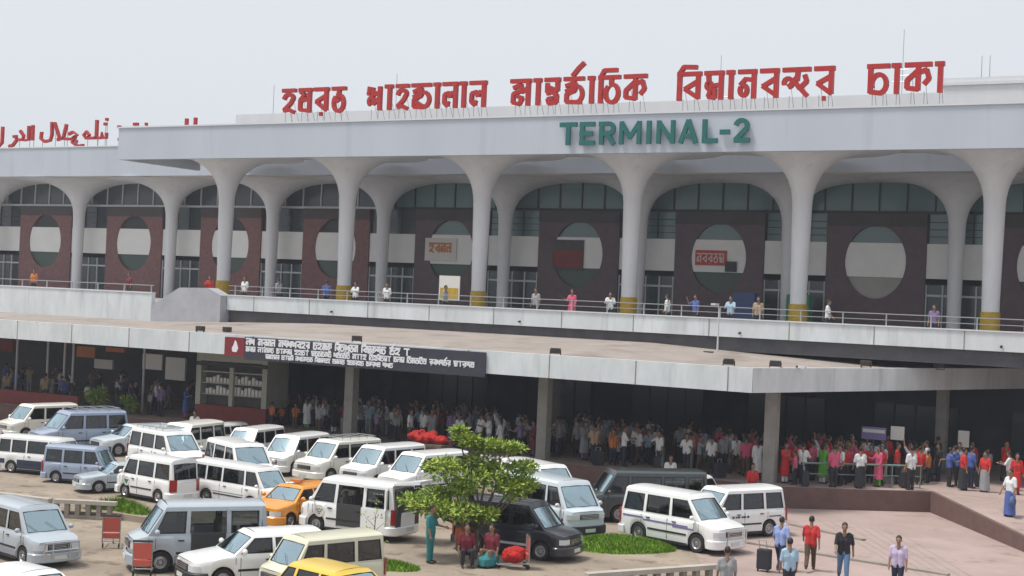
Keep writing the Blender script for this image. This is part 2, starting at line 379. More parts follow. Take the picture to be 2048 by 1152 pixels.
for i in range(17):
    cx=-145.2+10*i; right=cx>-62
    bp=P(ring_panel(cx-3.0,cx+3.0,CZ,14.15,cx,11.25,1.85,2.2,FY-.3,FY),'brick_panel','brick_shaded' if right else 'brick',ter)
    off=bp.location
    if right:
        # open front: brick panel darkened for shade, greenish upper glass, tan disc
        dz=[p for p in ell(cx,11.25,1.83,2.18,40)]
    up=[p for p in ell(cx,11.25,1.84,2.19,40) if p[1]>BZ1]; up.sort(key=lambda p:-p[0])
    lo=[p for p in ell(cx,11.25,1.84,2.19,40) if p[1]<BZ0]; lo.sort(key=lambda p:p[0])
    mid=[p for p in ell(cx,11.25,1.84,2.19,40) if BZ0<=p[1]<=BZ1]
    w1=1.84*math.sqrt(1-((BZ1-11.25)/2.19)**2); w0=1.84*math.sqrt(1-((BZ0-11.25)/2.19)**2)
    P(MB().prism_y([(cx-w1,BZ1+.004)]+up[::-1]+[(cx+w1,BZ1+.004)],FY-.10,FY-.06),'upper_glass','green_glass' if right else 'frame_dark',ter)
    rt=sorted([p for p in mid if p[0]>cx],key=lambda p:p[1]); lf=sorted([p for p in mid if p[0]<cx],key=lambda p:-p[1])
    P(MB().prism_y([(cx-w0,BZ0)]+[(cx+w0,BZ0)]+rt+[(cx+w1,BZ1)]+[(cx-w1,BZ1)]+lf,FY-.24,FY-.05),'band_segment','band_panel',ter)
    solid=abs(cx+25.2)<1
    P(MB().prism_y([(cx-w0,BZ0-.004)]+lo+[(cx+w0,BZ0-.004)],FY-.12,FY-.06),'lower_panel','oval_grey' if solid else 'lower_green',ter)
    P(MB().box(cx-3.02,cx+3.02,FY-.34,FY-.302,13.38,14.15),'lintel','lintel',ter)
    # between panels: band, glass above, doors below
    bx=cx+5
    P(MB().box(bx-1.98,bx+1.98,FY-.2,FY,BZ0,BZ1),'band_segment','band_panel',ter)
    w=P(MB().box(bx-1.98,bx+1.98,FY-.05,FY-.02,BZ1+.01,14.15),'window','green_glass' if right else 'facade_glass',ter)
    fr=MB()
    for k in range(4): fr.box(bx-1.98+k*1.3,bx-1.9+k*1.3,FY-.13,FY-.06,BZ1+.01,14.1)
    for k in range(1,4): fr.box(bx-1.9,bx+1.9,FY-.12,FY-.06,BZ1+k*.42-.02,BZ1+k*.42+.02)
    o=fr.build('window_frame','frame_dark',w)
    dr=P(MB().box(bx-1.98,bx+1.98,FY-.06,FY-.03,CZ,BZ0-.35),'door_glass','facade_glass',ter)
    fr=MB()
    for k in range(5): fr.box(bx-1.98+k*.96,bx-1.9+k*.96,FY-.16,FY-.07,CZ+.02,BZ0-.36)
    fr.box(bx-1.9,bx+1.9,FY-.15,FY-.07,CZ+2.3,CZ+2.42)
    fr.build('door_frame','frame_white',dr)
    # clerestory above the panels
    w=P(MB().box(cx-5,cx+5,FY+.0,FY+.03,14.32,16.02),'clerestory','green_glass' if right else 'facade_glass',ter)
    fr=MB()
    for k in range(6): MB().box(cx-5+k*1.67,cx-4.92+k*1.67,FY-.1,FY-.01,14.32,16.0).build('mullion','frame_dark' if right else 'frame_white',w)
    P(MB().box(cx-5,cx+5,FY-.24,FY+.05,14.16,14.31),'transom','frame_dark' if right else 'frame_white',ter)
# rooftop parapet behind the sign letters
P(MB().box(-69.2,-19.9,80.2,84,17.9,20.25),'roof_parapet','white_concrete',ter)
P(MB().box(-19.85,10,79.9,84,17.9,20.95).box(-19.85,10,79.8,79.89,20.55,20.72),'roof_parapet','white_concrete',ter)
# ------------------------------------------------------------------ departures viaduct
via=thing('viaduct','raised departures roadway with white parapet and steel railing','viaduct',(-40,66,CZ-.5))
P(MB().box(-190,20,66.23,87.0,CZ-.225,CZ),'deck','deck_concrete',via)
P(MB().box(-57.0,20,66.0,66.22,6.77,7.60),'parapet','parapet_paint',via)
P(MB().box(-57.0,20,65.95,66.24,7.602,7.66),'coping','white_concrete',via)
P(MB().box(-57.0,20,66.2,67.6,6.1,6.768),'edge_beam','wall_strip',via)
for i in range(19):
    x=-55+4*i
    P(MB().box(x-.02,x+.02,65.985,65.998,6.775,7.598),'panel_joint','old_concrete',via)
    if i%3==1: P(MB().tube((x+1.6,65.99,7.0),(x+1.6,65.84,6.97),.05,n=7),'drain_spout','frame_dark',via)
rl=thing('railing','slim grey steel railing with two bars along the parapet top','railing',(-40,66.1,7.66))
m=MB(); m.box(-57,20,66.08,66.12,8.165,8.205).box(-57,20,66.09,66.11,7.90,7.93); P(m,'rail','rail_paint',rl)
for i in range(39):
    x=-56.5+2*i; P(MB().box(x-.025,x+.025,66.075,66.125,7.66,8.164),'post','rail_paint',rl)
# left approach wall
aw=thing('approach_wall','tall white wall of the ramp left of the viaduct parapet','wall',(-80,65.6,5.8))
P(MB().box(-190,-62.4,65.5,65.8,5.86,7.52),'wall_panel','parapet_paint',aw)
P(MB().box(-190,-62.4,65.46,65.84,7.522,7.6),'coping','white_concrete',aw)
sl_=MB(); sl_.add([(-62.38,65.45,5.86),(-57.02,65.45,5.86),(-57.02,65.45,7.6),(-58.0,65.45,8.0),(-60.2,65.45,7.95),(-62.38,65.45,6.8),
   (-62.38,66.3,5.86),(-57.02,66.3,5.86),(-57.02,66.3,7.6),(-58.0,66.3,8.0),(-60.2,66.3,7.95),(-62.38,66.3,6.8)],
   [(0,1,2,3,4,5),(11,10,9,8,7,6),(0,6,7,1),(1,7,8,2),(2,8,9,3),(3,9,10,4),(4,10,11,5),(5,11,6,0)])
P(sl_,'sloped_end','grey_concrete',aw)
rl2=thing('railing','thin rail along the top of the approach wall','railing',(-80,65.7,7.6))
m=MB(); m.box(-190,-62.4,65.63,65.69,7.98,8.03); P(m,'rail','rail_paint',rl2)
for i in range(28):
    x=-62.6-2.2*i; P(MB().box(x-.03,x+.03,65.63,65.69,7.6,7.98),'post','rail_paint',rl2)
# ------------------------------------------------------------------ arrivals canopy
can=thing('arrivals_canopy','wide flat canopy with white edge over the arrivals pavement','canopy',(-40,60,PZ))
cpts=[(-190,56.0),(-20.95,56.0),(-14.0,76.2),(-190,76.2)]
KZ0,KZ1=4.80,5.80
rv=[(-190,56.26,5.72),(-62,56.26,5.72),(-50,56.26,5.72),(-30,56.26,5.72),(-21.12,56.26,5.72),(-190,66.6,5.88),(-62,66.6,5.90),(-50,66.6,6.31),(-30,66.6,6.31),(-17.62,66.6,5.74),(-190,76.2,5.88),(-62,76.2,5.90),(-50,76.2,6.31),(-30,76.2,6.31),(-14.3,76.2,5.74)]
rs=MB(); rs.add(rv+[(x,y,KZ0+.18) for x,y,z in rv],[f for i in (0,1,2,3,5,6,7,8) for f in ((i,i+1,i+6),(i,i+6,i+5))]+[(15+i,15+i+5,15+i+6,15+i+1) for i in (0,1,2,3,5,6,7,8)]+[(i,i+15,i+16,i+1) for i in range(4)]+[(4,19,24,9),(9,24,29,14)])
P(rs,'roof_slab','canopy_top',can)
P(MB().prism([(-190,56.0),(-20.95,56.0),(-21.13,56.25),(-190,56.25)],KZ0,KZ1),'fascia','parapet_paint',can)
P(MB().prism([(-20.93,56.0),(-14.0,76.19),(-14.28,76.19),(-21.11,56.25)],KZ0,KZ1+.001),'side_fascia','parapet_paint',can)
for i in range(3):
    x=-21.5-11*i
    P(MB().box(x-.25,x+.25,59.75,60.25,PZ,KZ0+.17),'column','pillar_paint',can)
for i in range(14):
    x=-75.3+4.1*i
    P(MB().box(x-.02,x+.02,55.985,55.998,KZ0+.005,KZ1-.005),'panel_joint','old_concrete',can)
for x,y in ((-17.3,72.2),(-39.5,74.5)):
    P(MB().box(x-.25,x+.25,y-.25,y+.25,PZ,KZ0+.17),'column','pillar_paint',can)
hall=thing('arrivals_hall','dark ground floor hall under the viaduct behind the crowd','hall',(-40,78,PZ))
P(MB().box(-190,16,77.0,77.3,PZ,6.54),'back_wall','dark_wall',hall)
for i in range(13):
    x=-78+7*i
    w=P(MB().box(x,x+4.4,76.9,76.96,PZ+.1,3.5),'glass_front','facade_glass',hall)
    fr=MB()
    for k in range(5): fr.box(x+k*1.09,x+k*1.09+.05,76.82,76.89,PZ+.1,3.5)
    fr.build('door_frame','frame_dark',w)
# shop fronts and poles in the left part of the hall
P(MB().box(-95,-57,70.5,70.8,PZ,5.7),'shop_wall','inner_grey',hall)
for x,z0,z1,m in ((-73.4,3.45,4.25,'kiosk_red'),(-66.4,3.5,4.15,'sign_orange'),(-61.0,3.1,4.0,'band_panel'),(-64.0,3.95,4.2,'sign_orange'),(-64.9,2.9,3.45,'sign_white'),(-59.2,2.6,3.9,'band_panel')):
    P(MB().box(x-.75,x+.75,64.3,64.42,z0,z1),'shop_sign',m,hall)
for x in (-69.9,-67.3,-65.9,-65.2,-59.6):
    P(MB().tube((x,62.2,PZ),(x,62.2,4.97),.07,n=8),'pole','frame_white',hall)
# ------------------------------------------------------------------ vehicles
SPEC={ # L,W,H, wheel r, front axle x, rear axle x, belt z, nose z, cowl x, windshield top x, roof rear x, rear base x, deck z, roof half width, windows [(belt0,belt1,top0,top1)]
'van':dict(L=4.7,W=1.70,H=1.98,r=.32,fa=1.35,ra=-1.3,belt=1.06,nose=.98,cowl=2.02,wt=1.42,rr=-2.18,rb=-2.27,deck=1.04,rw=.70,win=[(1.02,1.86,.95,1.40),(-.35,.90,-.35,.86),(-1.32,-.45,-1.32,-.45),(-2.14,-1.42,-2.08,-1.42)]),
'mini':dict(L=4.35,W=1.69,H=1.86,r=.315,fa=1.32,ra=-1.2,belt=1.02,nose=.84,cowl=1.42,wt=.72,rr=-1.90,rb=-2.06,deck=1.0,rw=.68,win=[(.22,1.24,.16,.70),(-.92,.10,-.92,.06),(-1.92,-1.04,-1.80,-1.04)]),
'kei':dict(L=3.75,W=1.56,H=1.86,r=.29,fa=1.15,ra=-1.0,belt=1.0,nose=.88,cowl=1.50,wt=.98,rr=-1.68,rb=-1.79,deck=.98,rw=.64,win=[(.50,1.34,.46,.96),(-.62,.38,-.62,.36),(-1.64,-.74,-1.56,-.74)]),
'wagon':dict(L=4.2,W=1.67,H=1.50,r=.30,fa=1.3,ra=-1.15,belt=.92,nose=.76,cowl=.98,wt=.30,rr=-1.60,rb=-1.98,deck=.90,rw=.58,win=[(-.10,.86,-.12,.27),(-1.0,-.20,-.95,-.20),(-1.86,-1.1,-1.55,-1.05)]),
'sedan':dict(L=4.3,W=1.66,H=1.45,r=.30,fa=1.33,ra=-1.2,belt=.91,nose=.74,cowl=.95,wt=.25,rr=-.95,rb=-1.45,deck=.93,rw=.57,win=[(-.15,.84,-.16,.22),(-1.15,-.25,-.90,-.25)]),
'taxi':dict(L=3.9,W=1.62,H=1.47,r=.285,fa=1.22,ra=-1.12,belt=.93,nose=.76,cowl=.95,wt=.28,rr=-1.38,rb=-1.78,deck=.92,rw=.58,win=[(-.12,.84,-.14,.25),(-1.05,-.22,-1.0,-.22),(-1.70,-1.15,-1.36,-1.1)]),
}
T5=[-1,-.86,-.45,0,.45,.86,1]
def lerp(a,b,t): return a+(b-a)*t
def vehicle(kind,name,opening=None):
    S=SPEC[kind]; L,W,H=S['L'],S['W'],S['H']; h=L/2
    root=thing(name,'x','car')
    zr=H-.05; ra=S['r']+.05
    def wid(x):
        d=h-abs(x)
        if d>=.34: return W/2
        k=1-d/.34; return W/2-.17*k**2.2
    def ztop(x):
        if x>=S['cowl']: t=(x-S['cowl'])/(h-S['cowl']); return lerp(S['belt'],S['nose'],t**1.1)
        if x<=S['rb']: t=(S['rb']-x)/max(h+S['rb'],1e-3); return lerp(S['deck'],S['deck']-.05,t)
        return lerp(S['deck'],S['belt'],(x-S['rb'])/(S['cowl']-S['rb']))
    def zbot(x):
        z=.20
        for ax in (S['fa'],S['ra']):
            d=abs(x-ax)
            if d<ra: z=max(z,S['r']+math.sqrt(ra*ra-d*d))
        return z
    up=[(S['rb'],S['rr'])]
    for b0,b1,t0,t1 in sorted(S['win']): up+=[(b0,t0),(b1,t1)]
    up.append((S['cowl'],S['wt']))
    xs={-h,-h+.03,-h+.1,-h+.2,-h+.34,h-.03,h-.1,h-.2,h-.34,S['rb'],S['cowl']}
    for b,_ in up: xs.add(b)
    for ax in (S['fa'],S['ra']):
        for k in range(13):
            a=PI*k/12; xs.add(round(ax+ra*math.cos(a),4))
        xs.add(ax+ra+.002); xs.add(ax-ra-.002)
    xs=sorted(xs); cl=[xs[0]]
    for x in xs[1:]:
        if x-cl[-1]>.0015: cl.append(x)
    xs=cl
    mb=MB()
    # lower sides
    FR=[0,.22,.5,.78,.93,1]
    def lowcol(x,s):
        zb,zt=zbot(x),ztop(x); w=wid(x); pts=[]
        for k,f in enumerate(FR):
            off=[-.035,-.005,0,-.004,-.016,-.045][k]
            pts.append((x,s*(w+off),lerp(zb,zt,f)))
        return pts
    for s in (1,-1):
        cols=[lowcol(x,s) for x in xs]; nr=len(FR)
        vs=[p for c in cols for p in c]
        mb.add(vs,[(i*nr+j,(i+1)*nr+j,(i+1)*nr+j+1,i*nr+j+1) for i in range(len(xs)-1) for j in range(nr-1)])
    # across strips
    def across(pl,bulge=(0,0,0)):
        x,y,z=pl; return [(x+bulge[0]*(1-t*t),y*t,z+bulge[2]*(1-t*t)) for t in T5]
    def strip(rows,skip=()):
        n=len(T5); vs=[p for r in rows for p in r]
        fs=[(i*n+j,(i+1)*n+j,(i+1)*n+j+1,i*n+j+1) for i in range(len(rows)-1) for j in range(n-1) if (i,j) not in skip]
        mb.add(vs,fs)
    strip([across(p,(.06,0,0)) for p in lowcol(xs[-1],1)])
    strip([across(p,(-.05,0,0)) for p in lowcol(xs[0],1)])
    hx=[x for x in xs if x>=S['cowl']-1e-6]; ox=hx
    strip([across(lowcol(x,1)[-1],(.06*(x-S['cowl'])/(h-S['cowl']),0,.05 if x<h-.12 else .02)) for x in hx])
    dx=[x for x in xs if x<=S['rb']+1e-6]
    strip([across(lowcol(x,1)[-1],(-.05*(S['rb']-x)/(h+S['rb']),0,.01)) for x in dx])
    # upper sides
    US=[0,.07,.80,.92,1]
    def upcol(c,s):
        xb,xt=c; zb=ztop(xb); w0=wid(xb)-.045; out=[]
        for k,f in enumerate(US):
            y=lerp(w0,S['rw'],f)+.035*math.sin(PI*min(f,1))*.8
            z=lerp(zb,zr,f)
            if k==3: y=S['rw']+.018; z=zr-.055
            if k==4: y=S['rw']-.05; z=zr
            out.append((lerp(xb,xt,f),s*y,z))
        return out
    wins=[]
    for s in (1,-1):
        cols=[upcol(c,s) for c in up]; nr=5; vs=[p for c in cols for p in c]; fs=[]
        for i in range(len(up)-1):
            for j in range(nr-1):
                isw=(i%2==1 and j==1)
                if isw: wins.append((s,i,cols)); continue
                if opening and s==opening[0] and i==opening[1] and j==1: continue
                fs.append((i*nr+j,(i+1)*nr+j,(i+1)*nr+j+1,i*nr+j+1))
        mb.add(vs,fs)
    # roof
    strip([across(upcol(c,1)[4],(0,0,.045)) for c in up])
    # windshield and rear window surrounds
    A=upcol(up[-1],1); B=upcol(up[0],1)
    inner={(1,j) for j in range(1,len(T5)-2)}
    strip([across(p,(.09*(1-k*.12),0,.045*f)) for k,(p,f) in enumerate(zip(A,US))],inner)
    strip([across(p,(-.03,0,.045*f)) for p,f in zip(B,US)],inner)
    body=mb.build('body','car_paint',root,38)
    # floor and wheel wells
    MB().box(-h+.12,h-.14,-W/2+.16,W/2-.16,.22,.30).build('underbody','car_inside',root)
    wl=MB()
    for ax in (S['fa'],S['ra']):
        for s in (1,-1):
            pts=[(ax+ra*math.cos(PI*k/12),S['r']+ra*math.sin(PI*k/12)) for k in range(13)]
            pts=[(pts[0][0],.2)]+pts+[(pts[-1][0],.2)]
            y0,y1=s*(W/2-.03),s*(W/2-.32)
            n=len(pts); wl.add([(x,y0,z) for x,z in pts]+[(x,y1,z) for x,z in pts],[(i,i+1,n+i+1,n+i) for i in range(n-1)]+[tuple(range(n,2*n))])
    wl.build('wheel_well','car_inside',root)
    # cabin: seats and dashboard
    st=MB(); st.box(-h+.3,S['cowl']-.15,-W/2+.2,W/2-.2,.32,.42)
    x=S['wt']-.55 if kind in('van','kei') else S['wt']-.35
    k=0
    while x>S['rb']+.5 and k<4:
        for y in (-.36,.36):
            st.box(x-.05,x+.45,y-.25,y+.25,.42,.72); st.box(x-.18,x-.03,y-.24,y+.24,.5,min(1.22,zr-.3)); st.box(x-.16,x-.06,y-.11,y+.11,min(1.22,zr-.3),min(1.4,zr-.12))
        x-=.92; k+=1
    st.build('seats','car_seat',root)
    MB().box(S['cowl']-.42,S['cowl']-.06,-W/2+.18,W/2-.18,.6,S['belt']-.03).build('dashboard','car_inside',root)
    # windows
    def pane(p,q,a,b,s):  # corner points of one opening moved a little inwards
        return [(v[0],v[1]-s*.012,v[2]-.0) for v in (p[1],q[1],q[2],p[2])]
    for s,i,cols in wins:
        if opening and s==opening[0] and i==opening[1]:
            # open sliding door: the lower body is dark inside, door slid back along the side
            p,q=cols[i],cols[i+1]
            MB().box(p[0][0]+.03,q[0][0]-.03,min(s*(W/2-.06),s*(W/2+.012)),max(s*(W/2-.06),s*(W/2+.012)),.34,S['belt']+.06).build('doorway','car_inside',root)
            dr=MB().box(p[0][0]-.95,p[0][0]-.02,min(s*(W/2+.02),s*(W/2+.07)),max(s*(W/2+.02),s*(W/2+.07)),.32,S['belt']+.02)
            dr.box(p[0][0]-.95,p[0][0]-.88,min(s*(W/2-.05),s*(W/2+.03)),max(s*(W/2-.05),s*(W/2+.03)),S['belt']+.021,zr-.16).box(p[0][0]-.95,p[0][0]-.02,min(s*(W/2-.09),s*(W/2-.03)),max(s*(W/2-.09),s*(W/2-.03)),zr-.158,zr-.09)
            dr.build('sliding_door','car_paint',root); continue
        v=pane(cols[i],cols[i+1],0,0,s)
        w=MB().add(v,[(0,1,2,3)]).build('side_window','side_glass',root)
        fr=MB(); fr2=[(a[0],a[1]+s*.016,a[2]) for a in v]
        c=Vector((sum(a[0] for a in fr2)/4,sum(a[1] for a in fr2)/4,sum(a[2] for a in fr2)/4))
        inn=[]
        for a in fr2:
            a=Vector(a); d=c-a; inn.append(a+Vector((math.copysign(.035,d.x),s*.002,math.copysign(.035,d.z))))
        fr.add([tuple(a) for a in fr2]+[tuple(a) for a in inn],[(k,(k+1)%4,4+(k+1)%4,4+k) for k in range(4)])
        fr.build('window_seal','car_trim',w)
    def screen(Acol,bx,nm,m):
        rows=[across(p,(bx*(1-k*.12) if bx>0 else bx,0,.045*f)) for k,(p,f) in enumerate(zip(Acol,US))][1:3]
        s=1 if bx>0 else -1
        g=[[(p[0]-s*.012,p[1],p[2]) for p in r[1:-1]] for r in rows]; n=len(g[0])
        w=MB().add(g[0]+g[1],[(j,j+1,n+j+1,n+j) for j in range(n-1)]).build(nm,m,root,60)
        # seal
        bo=[rows[0][1],rows[0][3],rows[0][5],rows[1][5],rows[1][3],rows[1][1]]
        fr=MB()
        for a,b in zip(bo,bo[1:]+bo[:1]): fr.tube((a[0]+s*.004,a[1],a[2]),(b[0]+s*.004,b[1],b[2]),.013,n=5)
        fr.build('window_seal','car_trim',w)
        if bx>0:
            lo,hi=rows[0],rows[1]
            for t in (2,4):
                a=Vector(lo[t]);b=Vector(lo[t-1])+(Vector(hi[t-1])-Vector(lo[t-1]))*.45
                MB().tube((a.x+.02,a.y,a.z+.01),(b.x+.03,b.y,b.z+.01),.007,n=4).build('wiper','car_trim',w)
    screen(A,.09,'windshield','wind_glass'); screen(B,-.03,'rear_window','side_glass')
    # panel gaps and handles
    gp=MB()
    for s in (1,-1):
        seams=[up[-1][0]-.02]+[up[k][0]-.04 for k in range(len(up)-2,1,-2)][:3]
        for x in seams:
            if min(abs(x-S['fa']),abs(x-S['ra']))<ra+.02: z0=S['r']+ra+.03
            else: z0=.30
            y=wid(x); gp.box(x-.006,x+.006,min(s*(y-.02),s*(y+.003)),max(s*(y-.02),s*(y+.003)),z0,S['belt']-.06)
    gp.build('panel_gaps','car_trim',root)
    hd=MB()
    for s in (1,-1):
        for k in (len(up)-2,len(up)-4)[:2]:
            x=up[k][0]-.95+.02 if k==len(up)-2 else up[k][0]-.82
            x=lerp(up[k][0],up[k-1][0],.86); hd.cbox(x,s*(wid(x)+.012),S['belt']-.13,.16,.03,.035)
    hd.build('door_handles','car_trim',root)
    # side rub strip, sills
    for s in (1,-1):
        MB().box(S['ra']+ra+.06,S['fa']-ra-.06,min(s*(W/2-.02),s*(W/2+.014)),max(s*(W/2-.02),s*(W/2+.014)),.50,.56).build('rub_strip','car_trim',root)
        MB().box(S['ra']+ra+.02,S['fa']-ra-.02,min(s*(W/2-.06),s*(W/2-.012)),max(s*(W/2-.06),s*(W/2-.012)),.16,.25).build('sill','car_trim',root)
    # bumpers
    def plan(x0,sgn,ex):  # outline from left side round to right side
        P_=[]
        for y,dx in ((W/2+.0,-.36),(W/2-.0,-.22),(W/2-.06,-.09),(W/2-.17,-.015),(.4,.045),(0,.06),(-.4,.045),(-W/2+.17,-.015),(-W/2+.06,-.09),(-W/2,-.22),(-W/2,-.36)):
            P_.append((sgn*(h+dx)+0,y))
        return P_
    f=plan(h,1,0); rr=plan(h,-1,0)
    MB().sweep(f[::-1][::-1] if False else [(x,-y) for x,y in f],.30,.07,.20).build('front_bumper','car_paint' if kind in('mini','sedan','taxi','kei') else 'car_trim',root,40)
    MB().sweep([(x,y) for x,y in rr],.28,.07,.22).build('rear_bumper','car_paint' if kind in('mini','sedan','taxi','kei') else 'car_trim',root,40)
    # grille, lamps, plates
    nz=S['nose']
    gl=MB().box(h+.02,h+.075,-.40,.40,nz-.24,nz-.08); g_=gl.build('grille','car_trim',root)
    sb=MB()
    for k in range(3): sb.box(h+.07,h+.085,-.39,.39,nz-.22+.05*k,nz-.20+.05*k)
    sb.build('grille_bars','chrome',g_)
    MB().box(h+.125,h+.14,-.22,.22,.30,.42).build('licence_plate','plate',root)
    MB().box(-h-.135,-h-.12,-.22,.22,.34,.46).build('licence_plate','plate',root)
    for s in (1,-1):
        P_=[(h+.045,s*.42),(h+.02,s*(W/2-.20)),(h-.055,s*(W/2-.08)),(h-.16,s*(W/2-.015))]
        if s>0: P_=P_[::-1]
        P_=[(x,y) for x,y in P_]
        q=MB().sweep(P_ if s<0 else P_,.17,.03,nz-.25)
        q.build('headlight','lamp_glass',root,40)
        tall=.5 if kind in('van','mini','kei') else .2
        z0=(S['belt']-.45 if kind in('van','mini','kei') else S['deck']-.32)
        P_=[(-h-.03,s*(W/2-.27)),(-h-.005,s*(W/2-.17)),(-h+.05,s*(W/2-.06)),(-h+.14,s*(W/2-.005))]
        if s<0: P_=P_[::-1]
        MB().sweep(P_,tall,.03,z0).build('tail_light','tail_red',root,40)
        # mirror
        mx_,mz=S['cowl']-.22,S['belt']+.12
        m_=MB(); m_.ball((mx_,s*(W/2+.11),mz),.1,.75,.95,.8,10); m_.tube((mx_,s*(W/2-.06),mz-.06),(mx_,s*(W/2+.06),mz-.03),.022,n=6)
        m_.build('mirror','car_paint',root,50)
    # wheels
    for ax in (S['fa'],S['ra']):
        for s in (1,-1):
            r=S['r']; y0=W/2-.21; 
            ty=MB().lathe([(r-.12,s*(y0)),(r-.02,s*(y0-.0)),(r,s*(y0+.03)),(r,s*(y0+.16)),(r-.025,s*(y0+.19)),(r-.115,s*(y0+.19)),(r-.12,s*(y0+.15))],24,(ax,0,r),'y')
            w=ty.build('wheel','rubber',root,35)
            rm=MB().lathe([(.0,s*(y0+.165)),(.05,s*(y0+.18)),(.06,s*(y0+.165)),(r-.15,s*(y0+.15)),(r-.125,s*(y0+.185)),(r-.112,s*(y0+.185)),(r-.112,s*(y0+.05))],20,(ax,0,r),'y')
            rm.build('rim','rim',w,35)
            sl=MB()
            for k in range(8):
                a=2*PI*k/8; c=(ax+(r-.19)*math.cos(a)*.8,0,r+(r-.19)*math.sin(a)*.8)
                sl.lathe([(0,s*(y0+.166)),(.022,s*(y0+.1655)),(.022,s*(y0+.155))],8,c,'y')
            sl.build('rim_holes','car_trim',w)
    return root
def set_paint(root,col,white=1):
    for o in KIDS(root):
        o.color=(*col,1)
        for q in KIDS(o): q.color=(*col,1)
PROTO={}
def get_proto(kind,opening=None):
    return PROTO.get((kind,opening))
VEH=[
('zz', 'wagon', -56.42, 46.77, -94.4, 0, 1.004),
('a', 'mini', -58.45, 53.64, -99.4, 0, 0.943),
('b', 'mini', -52.92, 51.11, -109.0, 0, 1.048),
('c', 'wagon', -50.36, 52.17, -107.5, 0, 0.956),
('d', 'mini', -44.69, 48.31, -15.6, 0, 0.99),
('e', 'mini', -46.88, 52.02, -82.2, 0, 0.976),
('f', 'wagon', -48.68, 56.16, -89.7, 0, 0.933),
('g', 'mini', -44.64, 53.97, -82.1, 0, 0.888),
('h', 'mini', -39.71, 47.22, -26.2, 0, 0.986),
('i', 'mini', -41.11, 52.66, -85.1, 0, 0.914),
('j', 'mini', -38.22, 52.07, -98.8, 0, 0.953),
('k', 'mini', -35.65, 51.77, -97.6, 0, 0.947),
('l', 'mini', -32.85, 50.68, -100.8, 0, 0.965),
('m', 'van', -46.46, 42.86, 11.2, 0.2, 0.772),
('n', 'kei', -43.28, 42.02, 16.0, 0.2, 0.797),
('o', 'sedan', -40.79, 41.57, -116.6, 0.2, 0.767),
('p', 'kei', -38.19, 40.8, 171.9, 0.2, 0.882),
('q', 'lvan', -35.19, 41.98, -8.7, 0.2, 0.779),
('r', 'taxi', -31.99, 41.11, -90.7, 0, 0.954),
('s', 'kei', -29.05, 40.79, 181.5, 0, 1.031),
('t', 'mini', -33.56, 30.5, -14.1, 0, 0.879),
('u', 'sedan', -26.53, 24.26, -7.7, 0, 1.006),
('v', 'kei', -28.99, 32.79, -127.7, 0, 1.046),
('w', 'wagon', -26.24, 32.18, -119.7, 0, 1.005),
('x', 'kei', -23.95, 32.11, -108.6, 0, 0.894),
('y', 'taxi', -21.4, 29.54, -12.2, 0, 0.974),
('z', 'van', -24.79, 46.21, -23.3, 0, 0.996),
('aa', 'mini', -23.27, 41.45, 2.1, 0, 0.937),
('bb', 'van', -23.25, 51.31, -136.6, 0, 0.975),
('cc', 'mini', -27.78, 51.21, -26.4, 0, 0.958),
('dd', 'wagon', -23.48, 54.94, -103.6, 0, 0.907),
('ee', 'mini', -19.87, 46.84, -16.0, 0, 1.008),
('ff', 'mini', -19.37, 50.17, -117.5, 0, 0.956)]
SPEC['lvan']=SPEC['van']
COLS={'white':(.84,.85,.85),'warm':(.82,.81,.74),'silver':(.42,.47,.52),'bluesilver':(.30,.36,.48),'cream':(.66,.64,.50),'orange':(.75,.28,.01),'yellow':(.72,.50,.06),'dark':(.018,.022,.034),'grey':(.045,.055,.06),'pale':(.60,.67,.72)}
VL={
'zz':('white','white wagon cut off by the left edge behind the navy sided microbus','car'),
'a':('warm','white minivan at the far left with greenish windshield, nose towards the camera','van'),
'b':('bluesilver','blue silver minivan parked nose out beside the far left white minivan','van'),
'c':('pale','pale white wagon half hidden behind the white minivan facing right','car'),
'd':('white','white minivan facing right with dark open side windows and a pale blue windshield','van'),
'e':('warm','white minivan of the back row right of the blue silver one, roof mostly showing','van'),
'f':('white','white wagon with low roof in the back row in front of the red kiosk','car'),
'g':('white','white minivan at the back row end right of the red kiosk, square roof','van'),
'h':('white','white minivan facing right with dark windows, parked in front of the back row','van'),
'i':('white','white minivan facing left, first of the four slanting vans left of the frangipani tree','van'),
'j':('warm','white minivan facing left, second of the four slanting vans left of the tree','van'),
'k':('white','white minivan facing left, third of the four slanting vans, red bundle behind it','van'),
'l':('white','white minivan facing left, nearest the tree of the four slanting vans','van'),
'm':('white','white microbus with dark navy lower sides on the terrace at far left','van'),
'n':('bluesilver','small blue silver van facing right on the terrace','van'),
'o':('silver','silver sedan with its nose towards the terrace balustrade','car'),
'p':('white','white van with green round emblem on its front door, facing left','van'),
'q':('white','long white microbus with wide dark windows in the middle of the lot','van'),
'r':('orange','orange yellow taxi squeezed between two white vans','taxi'),
's':('white','white van with open side door and raised tailgate left of the tree','van'),
't':('silver','silver minivan with a chrome bull bar at the left edge','van'),
'u':('white','white car cut off by the bottom left corner','car'),
'v':('silver','silver van facing left with its side door standing open behind the red trolley','van'),
'w':('white','white station wagon facing left in the front row','car'),
'x':('cream','cream coloured small van in the front row beside the white station wagon','van'),
'y':('yellow','yellow taxi cut off by the bottom edge','taxi'),
'z':('pale','pale silver microbus facing right just right of the tree','van'),
'aa':('dark','very dark blue minivan with pale side stripe behind the tree','van'),
'bb':('grey','dark grey microbus behind the striped white van','van'),
'cc':('white','white minivan in the back row right of the tree, only roof and windows showing','van'),
'dd':('white','white wagon whose roof shows behind the striped white van','car'),
'ee':('white','white minivan with purple side stripe facing right beside the big grass mound','van'),
'ff':('white','white minivan facing left with dark lettering on its side, rightmost of the parked vehicles','van'),
}
